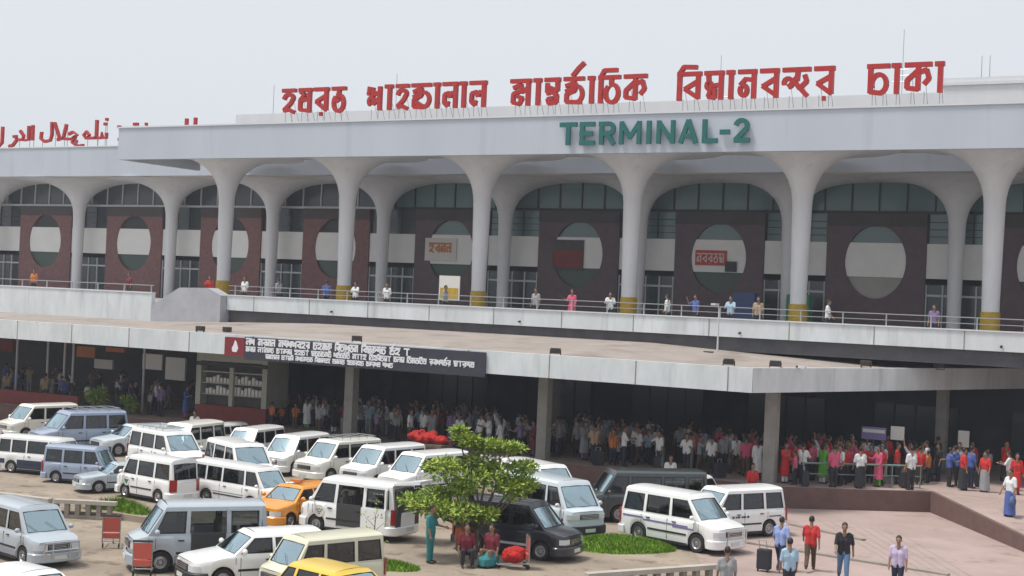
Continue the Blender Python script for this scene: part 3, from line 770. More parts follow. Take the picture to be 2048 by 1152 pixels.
NAME={'van':'microbus','mini':'minivan','kei':'small_van','wagon':'station_wagon','sedan':'sedan','taxi':'taxi'}
VOBJ={}
for vid,kind,x,y,rot,z0,sc in VEH:
    opening=None
    if vid=='s': opening=(1,3)
    if vid=='v': opening=(1,3)
    kk='van' if kind=='lvan' else kind; stretch=5.5/4.7 if kind=='lvan' else 1
    key=(kk,opening)
    if key not in PROTO:
        o=vehicle(kk,NAME[kk],opening); PROTO[key]=o
    else:
        o=dup(PROTO[key],(0,0,0),0,'x')
    c,lb,cat=VL[vid]
    o.location=(x,y,z0); o.rotation_euler=(0,0,R(rot)); o.scale=(sc*stretch,sc,sc); o['label']=lb; o['category']=cat; o['group']='vehicles in the airport parking lot'
    set_paint(o,COLS[c]); VOBJ[vid]=o
def side_box(vid,nm,m,x0,x1,z0,z1,s,th=.012):
    k=[v for v in VEH if v[0]==vid][0][1]; W=SPEC[k]['W']/2
    MB().box(x0,x1,min(s*(W-.03),s*(W+th)),max(s*(W-.03),s*(W+th)),z0,z1).build(nm,m,VOBJ[vid])
# own features of single vehicles
MT['navy']=mat('navy',(.02,.035,.07),.5)
side_box('m','lower_side','navy',-.92,.98,.28,.74,-1); side_box('m','lower_side','navy',-2.0,-1.7,.5,.74,-1); side_box('m','lower_side','navy',1.72,2.0,.5,.74,-1)
for a,b,z in ((-1.0,.95,.80),(-1.9,-1.0,.86),(.3,1.2,.74)): side_box('ee','side_stripe','stripe_purple',a,b,z-.025,z+.025,-1,.01)
for a,b,z in ((-.8,.9,.46),): side_box('aa','side_stripe','frame_white',a,b,z-.03,z+.05,-1,.016)
# round emblem on door of p ; lettering blocks on ff
e=MB().lathe([(0,.0),(.20,.0),(.20,.03),(0,.03)],20,(1.02,SPEC['kei']['W']/2-.02,.74),'y'); e.build('door_emblem','sign_white',VOBJ['p'])
e=MB(); W_=SPEC['kei']['W']/2+.012; e.add([(.88,W_,.80),(1.16,W_,.80),(1.02,W_,.60),(.88,W_+.004,.80),(1.16,W_+.004,.80),(1.02,W_+.004,.60)],[(0,1,2),(5,4,3),(0,3,4,1),(1,4,5,2),(2,5,3,0)]); e.build('door_emblem','logo_green',VOBJ['p'])
e=MB().lathe([(0,.0),(.20,.0),(.20,.03),(0,.03)],20,(1.02,SPEC['kei']['W']/2-.02,.74),'y'); e.build('door_emblem','sign_white',VOBJ['s'])
e=MB(); W_=SPEC['kei']['W']/2+.011
for k,(x,z) in enumerate(((.93,.78),(1.02,.80),(1.11,.78),(.98,.72),(1.06,.72),(1.02,.66))): e.cbox(x,W_,z,.055,.008,.035)
e.build('door_emblem','frame_dark',VOBJ['s'])
e=MB(); W_=SPEC['mini']['W']/2+.004
for k,(x,l) in enumerate(((.62,.10),(.48,.06),(.36,.12),(.20,.05),(.08,.14),(-.1,.1))): e.cbox(x,W_,.80,l,.01,.07)
e.build('side_lettering','frame_dark',VOBJ['ff'])
side_box('ff','side_stripe','car_trim',-1.75,-1.15,.76,.80,1,.01)
MB().lathe([(0,-.02),(.30,-.02),(.32,.02),(.32,.13),(.28,.16),(0,.16)],20,(0,0,0),'y').build('spare_wheel','rubber',VOBJ['ff'],35)
sp=[o for o in KIDS(VOBJ['ff']) if o.name.startswith('spare_wheel')][0]; sp.location=(-SPEC['mini']['L']/2-.1,.1,.82); sp.rotation_euler=(0,0,R(90))
# raised tailgate of s
tg=MB(); k=SPEC['kei']; tg.add([(-1.70,-.62,1.80),(-1.70,.62,1.80),(-2.72,.68,1.93),(-2.72,-.68,1.93),(-1.70,-.62,1.86),(-1.70,.62,1.86),(-2.72,.68,2.03),(-2.72,-.68,2.03)],[(0,1,2,3),(7,6,5,4),(0,4,5,1),(1,5,6,2),(2,6,7,3),(3,7,4,0)])
o=tg.build('tailgate','car_paint',VOBJ['s'],30); o.color=(*COLS['white'],1)
MB().add([(-1.74,-.52,1.797),(-1.74,.52,1.797),(-2.5,.56,1.893),(-2.5,-.56,1.893)],[(0,1,2,3)]).build('tailgate_lining','car_trim',o)
MB().box(-1.90,-1.84,-.66,.66,.42,1.62).build('load_opening','car_inside',VOBJ['s'])
# bull bar of t
bb=MB(); h=SPEC['mini']['L']/2
bb.path([(h+.16,-.62,.34),(h+.2,-.60,.86),(h+.2,.60,.86),(h+.16,.62,.34)],.028).path([(h+.19,-.6,.6),(h+.19,.6,.6)],.025)
for y in (-.3,.3): bb.path([(h+.16,y,.34),(h+.2,y,.86)],.024)
bb.build('bull_bar','chrome',VOBJ['t'],40)
bb=MB(); bb.path([(h+.16,-.5,.36),(h+.2,-.48,.80),(h+.2,.48,.80),(h+.16,.5,.36)],.026); bb.build('bull_bar','chrome',VOBJ['ee'],40)
# lamp sign on the taxis
for v in ('r',):
    MB().box(-.1,.1,-.22,.22,1.50,1.60).build('roof_sign','sign_orange',VOBJ[v])

# small differences between the white vans: roof racks, stripes, stickers, dark bumper strips
def rack(vid):
    k=SPEC[[v for v in VEH if v[0]==vid][0][1]]; z=k['H']; w=k['rw']-.1; x0,x1=k['rr']+.25,k['wt']-.25; t=MB()
    t.path([(x0,-w,z+.09),(x1,-w,z+.09),(x1,w,z+.09),(x0,w,z+.09),(x0,-w,z+.09)],.018,6)
    for q in range(5):
        x=lerp(x0,x1,q/4); t.tube((x,-w,z+.09),(x,w,z+.09),.014,n=5)
        for y in (-w,w): t.tube((x,y,z-.02),(x,y,z+.09),.014,n=5)
    t.build('roof_rack','steel',VOBJ[vid])
for v in ('j','b','d'): rack(v)
MT['stripe_grey']=mat('stripe_grey',(.25,.27,.30),.5); MT['stripe_blue']=mat('stripe_blue',(.05,.10,.28),.5)
for vid,m,z0,z1 in (('d','stripe_blue',.72,.78),('h','stripe_grey',.36,.46),('q','stripe_grey',.62,.66),('z','stripe_blue',.66,.70),('i','stripe_grey',.38,.47),('k','stripe_blue',.70,.74),('v','stripe_grey',.26,.46),('t','stripe_grey',.28,.44)):
    kk=[v for v in VEH if v[0]==vid][0][1]; k=SPEC[kk]; r_=k['r']+.07
    for s in (1,-1): side_box(vid,'side_stripe',m,k['ra']+r_,k['fa']-r_,z0,z1,s,.006)
for vid in ('k','l','d','i','g'):
    kk=[v for v in VEH if v[0]==vid][0][1]; k=SPEC[kk]; h=k['L']/2
    MB().box(h+.10,h+.128,-k['W']/2+.28,k['W']/2-.28,.22,.30).build('bumper_strip','car_trim',VOBJ[vid])
# ------------------------------------------------------------------ people
def remesh(mb,vox,name,m,sm=3):
    me=bpy.data.meshes.new('tmp'); me.from_pydata(mb.v,[],mb.f); o=bpy.data.objects.new('tmp',me); COL.objects.link(o)
    r=o.modifiers.new('r','REMESH'); r.mode='VOXEL'; r.voxel_size=vox; r.use_smooth_shade=True
    s=o.modifiers.new('s','SMOOTH'); s.factor=.5; s.iterations=sm
    dg=bpy.context.evaluated_depsgraph_get(); out=bpy.data.meshes.new_from_object(o.evaluated_get(dg)); out.name=name
    bpy.data.objects.remove(o); bpy.data.meshes.remove(me)
    out.materials.clear(); out.materials.append(MT[m]); out.polygons.foreach_set('use_smooth',[True]*len(out.polygons))
    return out
def cap(mb,p0,r0,p1,r1,sx=1):
    p0=Vector(p0);p1=Vector(p1); mb.tube(p0,p1,r0,r1,12); mb.ball(p0,r0,n=12); mb.ball(p1,r1,n=12)
def person(name,legs=((.0,.0),(.0,.0)),arms=None,lean=0,detail=False,dress='trousers',sit=False,hairlong=False,slim=1,height=1.66):
    """faces +X. legs: (forward swing of thigh, knee bend) degrees left/right. arms: list of (shoulder fwd, shoulder out, elbow) per side"""
    arms=arms or ((4,10,12),(2,10,14))
    hipz=.86 if not sit else .42
    vox=.009 if detail else .016
    t=R(lean); up=Vector((math.sin(t),0,math.cos(t))); 
    hip=Vector((0,0,hipz)); chest=hip+up*.34; neck=hip+up*.56; head=neck+Vector((.03,0,.175))
    B=MB(); S=MB(); T=MB(); H=MB(); SH=MB()
    k=slim
    # torso (left and right lobes give it width)
    for mb,e in ((B,0),(S,.018)):
        for s in (1,-1):
            cap(mb,hip+Vector((0,s*.07*k,.0)),.105*k+e,hip+up*.2+Vector((0,s*.06*k,0)),.10*k+e)
            cap(mb,hip+up*.2+Vector((0,s*.06*k,0)),.10*k+e,chest+Vector((0,s*.085*k,0)),.112*k+e)
            cap(mb,chest+Vector((0,s*.085*k,0)),.112*k+e,hip+up*.50+Vector((-.01,s*.13*k,0)),.062+e)
    cap(B,hip+up*.48,.06,head-Vector((.01,0,.06)),.052)
    # head: skull, jaw, nose, ears
    B.ball(head,.098,1.02,.82,1.14,14); B.ball(head+Vector((.03,0,-.055)),.07,1,.85,1.05,12)
    B.ball(head+Vector((.105,0,-.018)),.018,1,.8,1.3,8)
    for s in (1,-1): B.ball(head+Vector((-.005,s*.083,-.015)),.026,.7,.4,1.2,8)
    H.ball(head+Vector((-.018,0,.028)),.104,1.0,.86,1.08,14)
    if hairlong: H.ball(head+Vector((-.065,0,-.05)),.075,.8,1.0,1.7,12)
    hands=[]
    for i,s in enumerate((1,-1)):
        f,o,eb=arms[i]
        sh=hip+up*.485+Vector((0,s*.185*k,0))
        d=Vector((math.sin(R(f))*math.cos(R(o)),s*math.sin(R(o)),-math.cos(R(f))*math.cos(R(o))))
        el=sh+d*.28
        f2=f+eb; d2=Vector((math.sin(R(f2))*math.cos(R(o*.3)),s*math.sin(R(o*.3)),-math.cos(R(f2))*math.cos(R(o*.3)))); wr=el+d2*.245
        cap(B,sh,.05,el,.040); cap(B,el,.040,wr,.027)
        side=d2.cross(Vector((0,s,0))).normalized()     # thumb side points forward
        palm=wr+d2*.05
        cap(B,wr,.026,wr+d2*.085,.03)
        for q in range(4):
            lo=wr+d2*.085+side*(-.027+.018*q); a=lo+d2*(.036+.006*(q in(1,2)))+Vector((0,-s*.008,0)); b=a+d2*(.026+.005*(q in(1,2)))+Vector((0,-s*.02,0))
            cap(B,lo,.0105,a,.0095); cap(B,a,.0095,b,.008)
        lo=wr+d2*.035+side*.026; a=lo+d2*.03+side*.022; cap(B,lo,.012,a,.0105); cap(B,a,.0105,a+d2*.028+Vector((0,-s*.006,0)),.009)
        hands.append(wr+d2*.1)
        cap(S,sh,.068,sh.lerp(el,.95),.057)
        if dress in('sari','long'): cap(S,el,.055,el.lerp(wr,.7),.045)
        fw_,kn=legs[i]
        hp=hip+Vector((0,s*.09*k,-.02))
        if sit: knee=hp+Vector((.38,s*.06,.10)); an=knee+Vector((-.06,0,-.42))
        else:
            dl=Vector((math.sin(R(fw_)),0,-math.cos(R(fw_)))); knee=hp+dl*.39
            g=fw_-kn; an=knee+Vector((math.sin(R(g)),0,-math.cos(R(g))))*.39
        cap(B,hp,.085*k,knee,.052); cap(B,knee,.052,knee.lerp(an,.35)+Vector((-.012,0,0)),.05); cap(B,knee.lerp(an,.35)+Vector((-.012,0,0)),.05,an,.034)
        cap(B,an+Vector((-.03,0,-.03)),.034,an+Vector((.14,s*.015,-.045)),.028)
        if dress!='dress':
            cap(T,hp,.105*k,knee,.074); cap(T,knee,.074,an+Vector((0,0,.02)),.062)
        cap(SH,an+Vector((-.035,0,-.035)),.043,an+Vector((.15,s*.015,-.05)),.036)
    if not sit:
        low=min(v[2] for v in SH.v)
    else: low=min(v[2] for v in SH.v)
    cap(T,hip+Vector((0,.06*k,0)),.115*k,hip+Vector((0,-.06*k,0)),.115*k)
    if dress in('long','sari','dress','lungi'):
        # tunic / skirt hanging from the hips
        z1=.32 if dress=='long' else .06
        mbx=S if dress in('long',) else T
        n=18; prof=[(hipz+.06,.15,.19),(hipz-.2,.17,.21),((hipz+z1)/2-.05,.18,.215),(z1+low,.20,.23)]
        if sit: prof=[(hipz+.06,.15,.19),(hipz-.1,.30,.24),(.25,.42,.27),(.05,.45,.28)]
        vs=[];
        for z,rx,ry in prof:
            for q in range(n):
                a=2*PI*q/n; w=1+.05*math.sin(5*a); vs.append((rx*math.cos(a)*w+(.14 if sit and z<hipz else 0),ry*math.sin(a)*w,z))
        fs=[(j*n+q,j*n+(q+1)%n,(j+1)*n+(q+1)%n,(j+1)*n+q) for j in range(3) for q in range(n)]+[tuple(range(n))[::-1],tuple(range(3*n,4*n))]
        mbx.add(vs,fs)
    if dress=='sari':
        cap(S,hip+up*.50+Vector((.06,-.12,0)),.05,hip+Vector((.1,.12,.05)),.07)
        cap(S,hip+up*.50+Vector((-.07,-.12,0)),.045,hip+Vector((-.12,-.1,-.3)),.05)
    root=remesh(B,vox,'person','skin',2)
    ro=link('person',root)
    parts={}
    for nm,mb,m in (('shirt',S,'cloth'),('trousers',T,'cloth'),('hair',H,'hair'),('shoes',SH,'shoe')):
        parts[nm]=link({'trousers':{'dress':'skirt','sari':'skirt','lungi':'lungi'}.get(dress,'trousers')}.get(nm,nm) if nm!='shirt' else ('tunic' if dress=='long' else 'shirt'),remesh(mb,max(vox,.012),nm,m,2),ro)
    # cut the hair away from the face: keep only vertices above / behind the hairline
    me=parts['hair'].data; bm=bmesh.new(); bm.from_mesh(me)
    dl=[v for v in bm.verts if v.co.x>head.x+.035 and v.co.z<head.z+.052 or (not hairlong and v.co.z<head.z-.045)]
    bmesh.ops.delete(bm,geom=dl,context='VERTS'); bm.to_mesh(me); bm.free()
    ey=MB()
    for s in (1,-1): ey.ball(head+Vector((.088,s*.033,.005)),.013,.6,1.2,.8,8)
    ey.add([(head.x+.093,-.024,head.z-.066),(head.x+.093,.024,head.z-.066),(head.x+.098,.02,head.z-.073),(head.x+.098,-.02,head.z-.073)],[(0,1,2,3)])
    ey.build('eyes','eye',ro)
    # stand on the ground: shift everything
    for o in [ro]:
        pass
    ro['low']=low
    return ro
def shiftdown(root):
    dz=root['low']; del root['low']
    done=set()
    for o in [root]+KIDS(root):
        if o.data.name in done: continue
        done.add(o.data.name); o.data.transform(Matrix.Translation((0,0,-dz)))
    return root
def pcol(root,shirt,trs,hair=None):
    for o in KIDS(root):
        b=o.name.split('.')[0]
        if b in('shirt','tunic'): o.color=(*shirt,1)
        elif b in('trousers','skirt','lungi'): o.color=(*trs,1)
CL={'white':(.72,.73,.74),'grey':(.30,.31,.33),'purple':(.20,.14,.28),'blue':(.08,.13,.38),'teal':(.03,.20,.22),'black':(.02,.02,.025),'tan':(.42,.30,.19),'pink':(.62,.10,.20),'orange':(.60,.19,.06),'maroon':(.18,.02,.04),'red':(.55,.03,.03),'pale blue':(.36,.52,.66),'green':(.12,.42,.05),'dark':(.03,.032,.04),'navy':(.025,.03,.07),'brown':(.10,.06,.04),'lilac':(.52,.44,.62),'sky':(.28,.37,.68),'jeans':(.10,.19,.34)}
TPL=[]
TPL.append(shiftdown(person('person')))                                                              # 0 standing
TPL.append(shiftdown(person('person',legs=((16,4),(-14,12)),arms=((-16,9,18),(20,9,22)))))           # 1 walking
TPL.append(shiftdown(person('person',arms=((30,14,70),(28,14,74)))))                                  # 2 arms in front
TPL.append(shiftdown(person('person',dress='long',hairlong=True,slim=.93,arms=((6,10,20),(30,12,80))))) # 3 long tunic
TPL.append(shiftdown(person('person',arms=((3,12,10),(64,16,96)),legs=((4,0),(-5,2)))))               # 4 hand raised to face
TPL.append(shiftdown(person('person',dress='lungi',arms=((8,12,14),(2,12,10)))))                      # 5 lungi
TPL.append(shiftdown(person('person',lean=14,arms=((40,10,40),(34,10,60)),legs=((6,8),(-12,4)))))    # 6 bending forward
TPL.append(shiftdown(person('person',arms=((150,16,20),(0,10,10)),legs=((3,0),(-3,2)))))              # 7 arm raised
for t in TPL: t['proto']=1
CROWD=[
[0,-75.39,66.26,5,"blue",145,1.01,2],
[0,-69.53,61.2,1,"tan",-33,0.98,1],
[0,-71.8,63.55,0,"tan",-136,1.01,1],
[0,-70.28,62.55,2,"blue",95,0.95,4],
[0,-71.12,63.77,0,"black",46,1.03,4],
[0,-73.47,66.49,2,"tan",-58,1.0,2],
[0,-66.12,61.01,1,"tan",136,1.06,3],
[0,-67.63,62.99,3,"grey",46,0.94,0],
[0,-71.54,66.82,2,"tan",-8,1.02,0],
[0,-70.93,66.76,1,"white",95,0.95,0],
[0,-65.57,61.76,0,"purple",-173,0.97,0],
[0,-64.41,60.95,1,"blue",157,1.02,4],
[0,-67.29,64.25,4,"white",-162,0.95,0],
[0,-63.04,60.31,3,"black",137,1.02,4],
[0,-63.22,61.5,1,"white",79,0.84,1],
[0,-68.64,67.18,0,"tan",-16,1.05,2],
[0,-62.43,61.55,0,"teal",-91,0.8,0],
[0,-64.67,63.87,0,"black",-133,1.06,4],
[0,-67.25,66.51,1,"white",75,0.74,3],
[0,-63.85,64.59,0,"white",-85,0.95,4],
[0,-59.63,60.43,5,"black",123,0.99,1],
[0,-66.84,67.89,1,"purple",-168,0.98,1],
[0,-65.9,66.99,0,"white",93,1.07,0],
[0,-62.45,63.54,0,"blue",26,1.04,0],
[0,-64.24,65.52,1,"purple",-68,1.06,1],
[0,-60.23,61.91,0,"purple",-169,0.95,2],
[0,-59.3,61.25,1,"black",5,1.05,4],
[0,-58.27,61.41,5,"grey",-97,0.76,0],
[0,-59.63,63.17,0,"tan",-13,1.05,1],
[0,-58.71,62.48,0,"white",92,1.06,4],
[0,-57.11,60.98,2,"purple",109,1.04,4],
[0,-60.04,64.81,1,"purple",61,0.94,2],
[0,-55.55,61.34,3,"blue",8,1.03,2],
[0,-57.96,64.18,0,"black",33,0.96,4],
[0,-59.36,65.99,1,"black",43,0.99,2],
[1,-53.22,64.98,4,"maroon",117,0.97,3],
[1,-49.47,61.21,0,"orange",83,0.77,1],
[1,-49.98,61.94,1,"orange",8,0.72,3],
[1,-52.1,65.11,3,"grey",-110,1.0,3],
[1,-49.46,62.01,1,"orange",-88,0.66,1],
[1,-51.31,64.69,5,"orange",-171,0.99,0],
[1,-48.27,61.66,2,"orange",-34,0.77,3],
[1,-49.56,63.67,3,"black",-104,0.97,3],
[1,-48.38,62.81,2,"grey",64,1.0,2],
[1,-50.52,65.6,4,"black",91,0.96,4],
[1,-47.69,61.95,3,"white",127,0.93,1],
[1,-48.5,63.62,5,"grey",-84,1.0,0],
[1,-45.53,60.08,0,"grey",95,0.97,3],
[1,-47.08,62.46,1,"maroon",80,1.03,2],
[1,-46.65,62.11,4,"white",-19,0.96,1],
[1,-45.74,61.69,3,"black",152,1.0,0],
[1,-45.01,61.55,2,"maroon",131,0.98,2],
[2,-47.62,66.34,1,"pale blue",-107,1.06,0],
[2,-44.58,62.16,0,"pale blue",-171,0.98,3],
[2,-44.12,61.67,2,"white",16,0.94,0],
[2,-43.51,60.96,4,"grey",-156,1.04,4],
[2,-44.88,63.35,0,"pale blue",131,0.99,4],
[2,-43.56,61.67,4,"pale blue",-66,1.07,2],
[2,-46.02,65.39,2,"purple",-24,1.02,2],
[2,-43.78,62.59,0,"grey",114,1.03,3],
[2,-46.67,66.75,0,"white",-90,1.01,4],
[2,-42.82,61.37,2,"teal",-13,1.03,0],
[2,-41.99,60.18,4,"purple",15,0.97,4],
[2,-44.18,63.75,4,"purple",110,0.95,2],
[2,-43.09,62.62,1,"white",-135,0.95,2],
[2,-41.6,61.06,1,"white",-26,0.99,1],
[2,-41.15,60.72,4,"grey",-39,0.94,4],
[2,-42.06,62.16,0,"purple",-122,1.01,2],
[2,-39.98,60.11,0,"white",15,1.0,3],
[2,-42.46,63.89,0,"maroon",177,1.04,4],
[2,-43.01,64.86,1,"white",-13,0.97,4],
[2,-44.06,66.84,2,"grey",-154,0.97,4],
[2,-41.82,63.5,1,"purple",25,0.97,1],
[2,-41.42,63.15,4,"pale blue",-151,0.95,4],
[2,-40.74,62.36,0,"pale blue",33,1.07,4],
[2,-39.54,60.61,0,"white",77,1.01,1],
[2,-39.85,61.28,4,"white",17,0.94,0],
[2,-39.01,60.55,1,"grey",-42,1.05,2],
[2,-42.8,66.72,4,"white",-6,1.02,0],
[2,-41.09,64.09,3,"grey",-157,0.95,1],
[2,-40.57,63.32,1,"white",50,0.95,4],
[2,-39.88,62.47,1,"maroon",-86,1.03,4],
[2,-40.06,63.61,4,"maroon",157,0.94,4],
[2,-38.01,60.85,3,"purple",130,1.05,2],
[2,-40.27,64.83,5,"teal",-78,0.96,4],
[2,-38.87,62.78,2,"grey",61,1.03,3],
[2,-37.46,60.62,0,"white",-95,0.95,3],
[2,-41.17,66.91,5,"grey",85,1.07,2],
[2,-37.47,61.61,2,"grey",176,1.03,1],
[2,-39.41,65.26,0,"grey",-22,1.02,2],
[2,-38.06,63.29,2,"teal",165,1.02,1],
[2,-36.29,60.49,2,"white",65,1.04,3],
[2,-38.9,64.87,2,"white",42,0.98,3],
[2,-36.94,61.7,5,"purple",139,0.98,3],
[2,-37.42,62.66,2,"grey",64,0.93,1],
[2,-38.08,64.23,1,"white",-154,1.06,1],
[2,-35.69,60.43,2,"white",-138,1.03,2],
[2,-37.37,63.33,1,"grey",115,1.05,3],
[2,-36.68,62.17,2,"white",-101,0.72,3],
[2,-38.64,66.03,0,"white",57,0.96,1],
[2,-35.75,61.53,4,"white",114,1.05,4],
[2,-36.1,62.2,1,"purple",62,0.95,3],
[2,-35.08,60.52,3,"white",174,0.94,2],
[2,-38.01,66.19,3,"white",-22,0.67,4],
[2,-35.85,63.69,0,"white",167,1.02,4],
[2,-33.92,60.36,2,"purple",176,0.98,0],
[2,-34.59,61.94,2,"white",-14,0.93,4],
[2,-35.35,63.44,3,"grey",-156,1.0,3],
[2,-33.74,61.25,1,"pale blue",-40,0.94,3],
[2,-33.35,60.63,3,"maroon",-143,0.97,4],
[3,-32.88,60.75,2,"white",32,1.05,4],
[3,-33.13,61.28,5,"white",145,0.96,1],
[3,-33.56,62.8,0,"white",-1,0.81,4],
[3,-33.12,62.46,2,"white",-54,1.02,1],
[3,-35.42,66.99,4,"white",-57,0.62,1],
[3,-32.32,61.13,4,"grey",-146,1.06,1],
[3,-32.57,61.83,1,"grey",-117,1.05,1],
[3,-33.47,63.85,2,"teal",160,0.97,4],
[3,-33.86,66.02,0,"tan",7,1.04,1],
[3,-31.56,61.7,4,"grey",141,1.04,4],
[3,-32.9,64.47,1,"white",89,1.02,0],
[3,-32.33,63.47,5,"pink",11,0.94,3],
[3,-34.02,67.18,4,"white",-83,0.99,0],
[3,-30.92,61.1,3,"grey",-27,1.04,4],
[3,-32.79,65.06,0,"white",6,1.06,4],
[3,-33.18,66.34,0,"tan",9,0.83,4],
[3,-31.57,63.28,3,"white",152,1.0,1],
[3,-30.05,60.4,2,"tan",126,1.02,1],
[3,-33.33,67.05,3,"pink",48,0.8,1],
[3,-32.15,64.85,2,"grey",-2,1.04,2],
[3,-30.23,61.39,1,"grey",-20,1.0,3],
[3,-30.61,62.16,5,"grey",138,1.07,2],
[3,-30.93,62.88,3,"pale blue",-68,1.06,2],
[3,-32.9,67.43,3,"pale blue",98,0.95,3],
[3,-29.67,61.34,2,"orange",7,0.96,0],
[3,-29.05,60.26,4,"orange",-43,0.95,1],
[3,-31.32,65.0,0,"pink",-133,0.97,1],
[3,-29.22,61.05,0,"white",-36,0.66,1],
[3,-30.79,64.41,4,"grey",-179,0.93,1],
[3,-29.63,62.1,1,"grey",-139,0.96,0],
[3,-31.11,65.62,3,"white",-139,0.99,1],
[3,-28.47,60.2,2,"white",28,1.07,1],
[3,-29.62,62.88,2,"tan",135,1.0,0],
[3,-30.06,64.27,2,"pale blue",68,1.02,3],
[3,-28.79,61.87,4,"white",28,1.02,0],
[3,-29.24,63.3,0,"pale blue",-116,1.03,3],
[3,-28.37,61.51,1,"white",-126,1.0,3],
[3,-28.63,62.46,1,"pink",-8,0.98,3],
[3,-29.63,64.94,4,"teal",15,0.8,0],
[3,-28.11,61.96,5,"pale blue",-56,0.94,4],
[3,-29.87,66.04,1,"white",157,1.05,2],
[3,-28.39,63.01,2,"white",-48,0.96,1],
[3,-28.77,64.67,0,"white",-145,0.98,4],
[3,-26.87,60.48,4,"white",-119,1.0,4],
[3,-27.57,62.12,5,"pink",4,0.98,1],
[3,-27.12,61.23,5,"pale blue",-178,0.96,2],
[3,-27.23,63.63,5,"grey",131,1.06,0],
[3,-28.3,66.24,2,"orange",-141,0.96,4],
[3,-27.59,65.21,3,"white",73,1.03,3],
[3,-25.52,60.42,2,"white",-86,1.0,0],
[3,-28.25,67.24,3,"orange",21,1.03,4],
[3,-25.83,61.53,0,"tan",84,0.97,2],
[3,-26.24,62.8,1,"teal",-95,0.97,0],
[3,-25.88,62.32,0,"pink",151,1.0,4],
[3,-25.09,60.86,4,"grey",11,0.95,3],
[3,-26.64,64.98,3,"pale blue",120,0.94,1],
[3,-24.47,60.71,0,"white",134,0.97,0],
[3,-25.21,62.69,0,"white",173,0.94,1],
[3,-26.44,66.22,4,"teal",140,0.98,4],
[3,-25.22,63.43,5,"white",-74,0.78,4],
[3,-25.62,64.53,0,"pink",-95,1.06,2],
[3,-24.23,61.57,0,"grey",133,1.05,4],
[3,-25.05,64.16,1,"white",-19,0.97,0],
[3,-24.44,62.64,1,"white",51,1.04,2],
[3,-25.64,65.88,2,"white",-123,0.96,4],
[3,-23.72,61.72,1,"white",151,1.04,3],
[3,-24.18,63.92,3,"teal",-167,0.97,3],
[3,-22.98,61.02,1,"pink",110,1.05,3],
[3,-24.98,66.95,2,"tan",-30,0.96,3],
[3,-24.16,65.05,4,"pink",41,1.02,4],
[3,-22.81,61.68,4,"pink",38,1.04,1],
[3,-22.21,60.43,3,"white",109,1.02,3],
[4,-20.94,60.29,3,"red",-35,0.99,0],
[4,-23.17,66.99,1,"green",-162,0.83,3],
[4,-22.07,64.04,2,"pink",29,1.04,0],
[4,-22.08,64.67,4,"blue",-166,0.93,1],
[4,-22.52,66.01,1,"grey",13,0.94,4],
[4,-20.8,61.11,0,"red",178,0.98,2],
[4,-20.43,60.09,4,"pink",-164,0.82,0],
[4,-20.97,62.3,2,"red",55,0.96,0],
[4,-20.3,60.68,2,"white",80,1.0,1],
[4,-21.54,65.51,4,"red",78,0.96,2],
[4,-20.63,62.79,0,"pink",34,0.96,4],
[4,-20.32,62.07,0,"pink",163,0.99,0],
[4,-20.84,64.12,1,"white",-149,0.99,3],
[4,-21.51,66.29,0,"pink",-42,1.02,0],
[4,-21.69,67.47,0,"pale blue",34,1.01,0],
[4,-19.65,61.39,3,"green",68,1.0,0],
[4,-21.37,66.94,4,"red",-121,1.0,1],
[4,-20.16,63.24,3,"white",90,0.66,4],
[4,-19.66,61.97,0,"pink",-161,1.03,2],
[4,-20.78,65.59,1,"pink",-180,0.98,0],
[4,-20.47,64.66,1,"red",40,1.06,2],
[4,-20.86,66.72,0,"orange",25,0.94,2],
[4,-18.9,60.58,0,"pink",135,1.02,4],
[4,-19.49,62.57,0,"grey",-42,0.96,1],
[4,-20.77,67.43,4,"white",-65,0.96,1],
[4,-18.87,61.34,0,"white",-131,1.0,4],
[4,-19.43,63.27,1,"pink",-130,1.04,4],
[4,-18.85,61.94,2,"red",130,0.96,4],
[4,-19.76,65.01,4,"green",-24,0.94,4],
[4,-19.79,65.67,0,"white",23,1.01,0],
[4,-18.94,62.99,1,"pink",-116,1.02,0],
[4,-19.95,66.56,4,"orange",-122,1.06,2],
[4,-18.98,63.75,0,"pink",-176,0.99,0],
[4,-17.97,61.18,5,"white",129,1.0,0],
[4,-18.35,62.58,0,"red",-6,1.06,3],
[4,-19.16,66.07,0,"white",-36,1.04,4],
[4,-18.2,63.44,2,"red",-70,0.97,4],
[4,-18.66,65.35,1,"pale blue",117,1.01,0],
[4,-18.34,64.93,2,"blue",82,0.7,3],
[4,-17.52,62.37,3,"pink",-132,1.01,1],
[4,-17.61,62.97,0,"red",-54,0.98,0],
[4,-18.41,66.07,2,"blue",-113,1.03,2],
[4,-17.7,63.61,3,"grey",-115,1.03,1],
[4,-18.54,67.21,4,"red",-48,1.06,3],
[4,-17.96,66.82,5,"grey",46,0.74,0],
[4,-17.2,64.05,0,"red",8,1.03,4],
[4,-16.56,63.27,5,"orange",169,0.68,0],
[4,-17.37,66.6,0,"red",52,1.01,1],
[4,-16.71,64.49,0,"grey",148,1.0,1],
[4,-16.15,62.42,0,"white",147,1.06,0],
[4,-17.27,67.28,1,"pink",73,0.95,2],
[4,-16.84,65.77,4,"red",95,0.94,2],
[4,-16.44,64.92,0,"red",99,0.95,3],
[4,-16.85,66.72,0,"green",12,0.96,3],
[4,-16.47,66.22,1,"white",-174,1.05,4],
[4,-16.22,65.54,0,"orange",169,0.83,0],
[5,-16.73,69.29,2,"black",164,1.03,3],
[5,-16.08,66.79,0,"black",-136,0.96,1],
[5,-15.17,64.99,2,"blue",37,0.98,0],
[5,-14.94,65.56,1,"blue",168,1.02,4],
[5,-15.27,67.17,1,"grey",-83,1.04,3],
[5,-14.42,64.27,5,"red",28,1.04,0],
[5,-14.33,65.32,0,"blue",49,1.05,1],
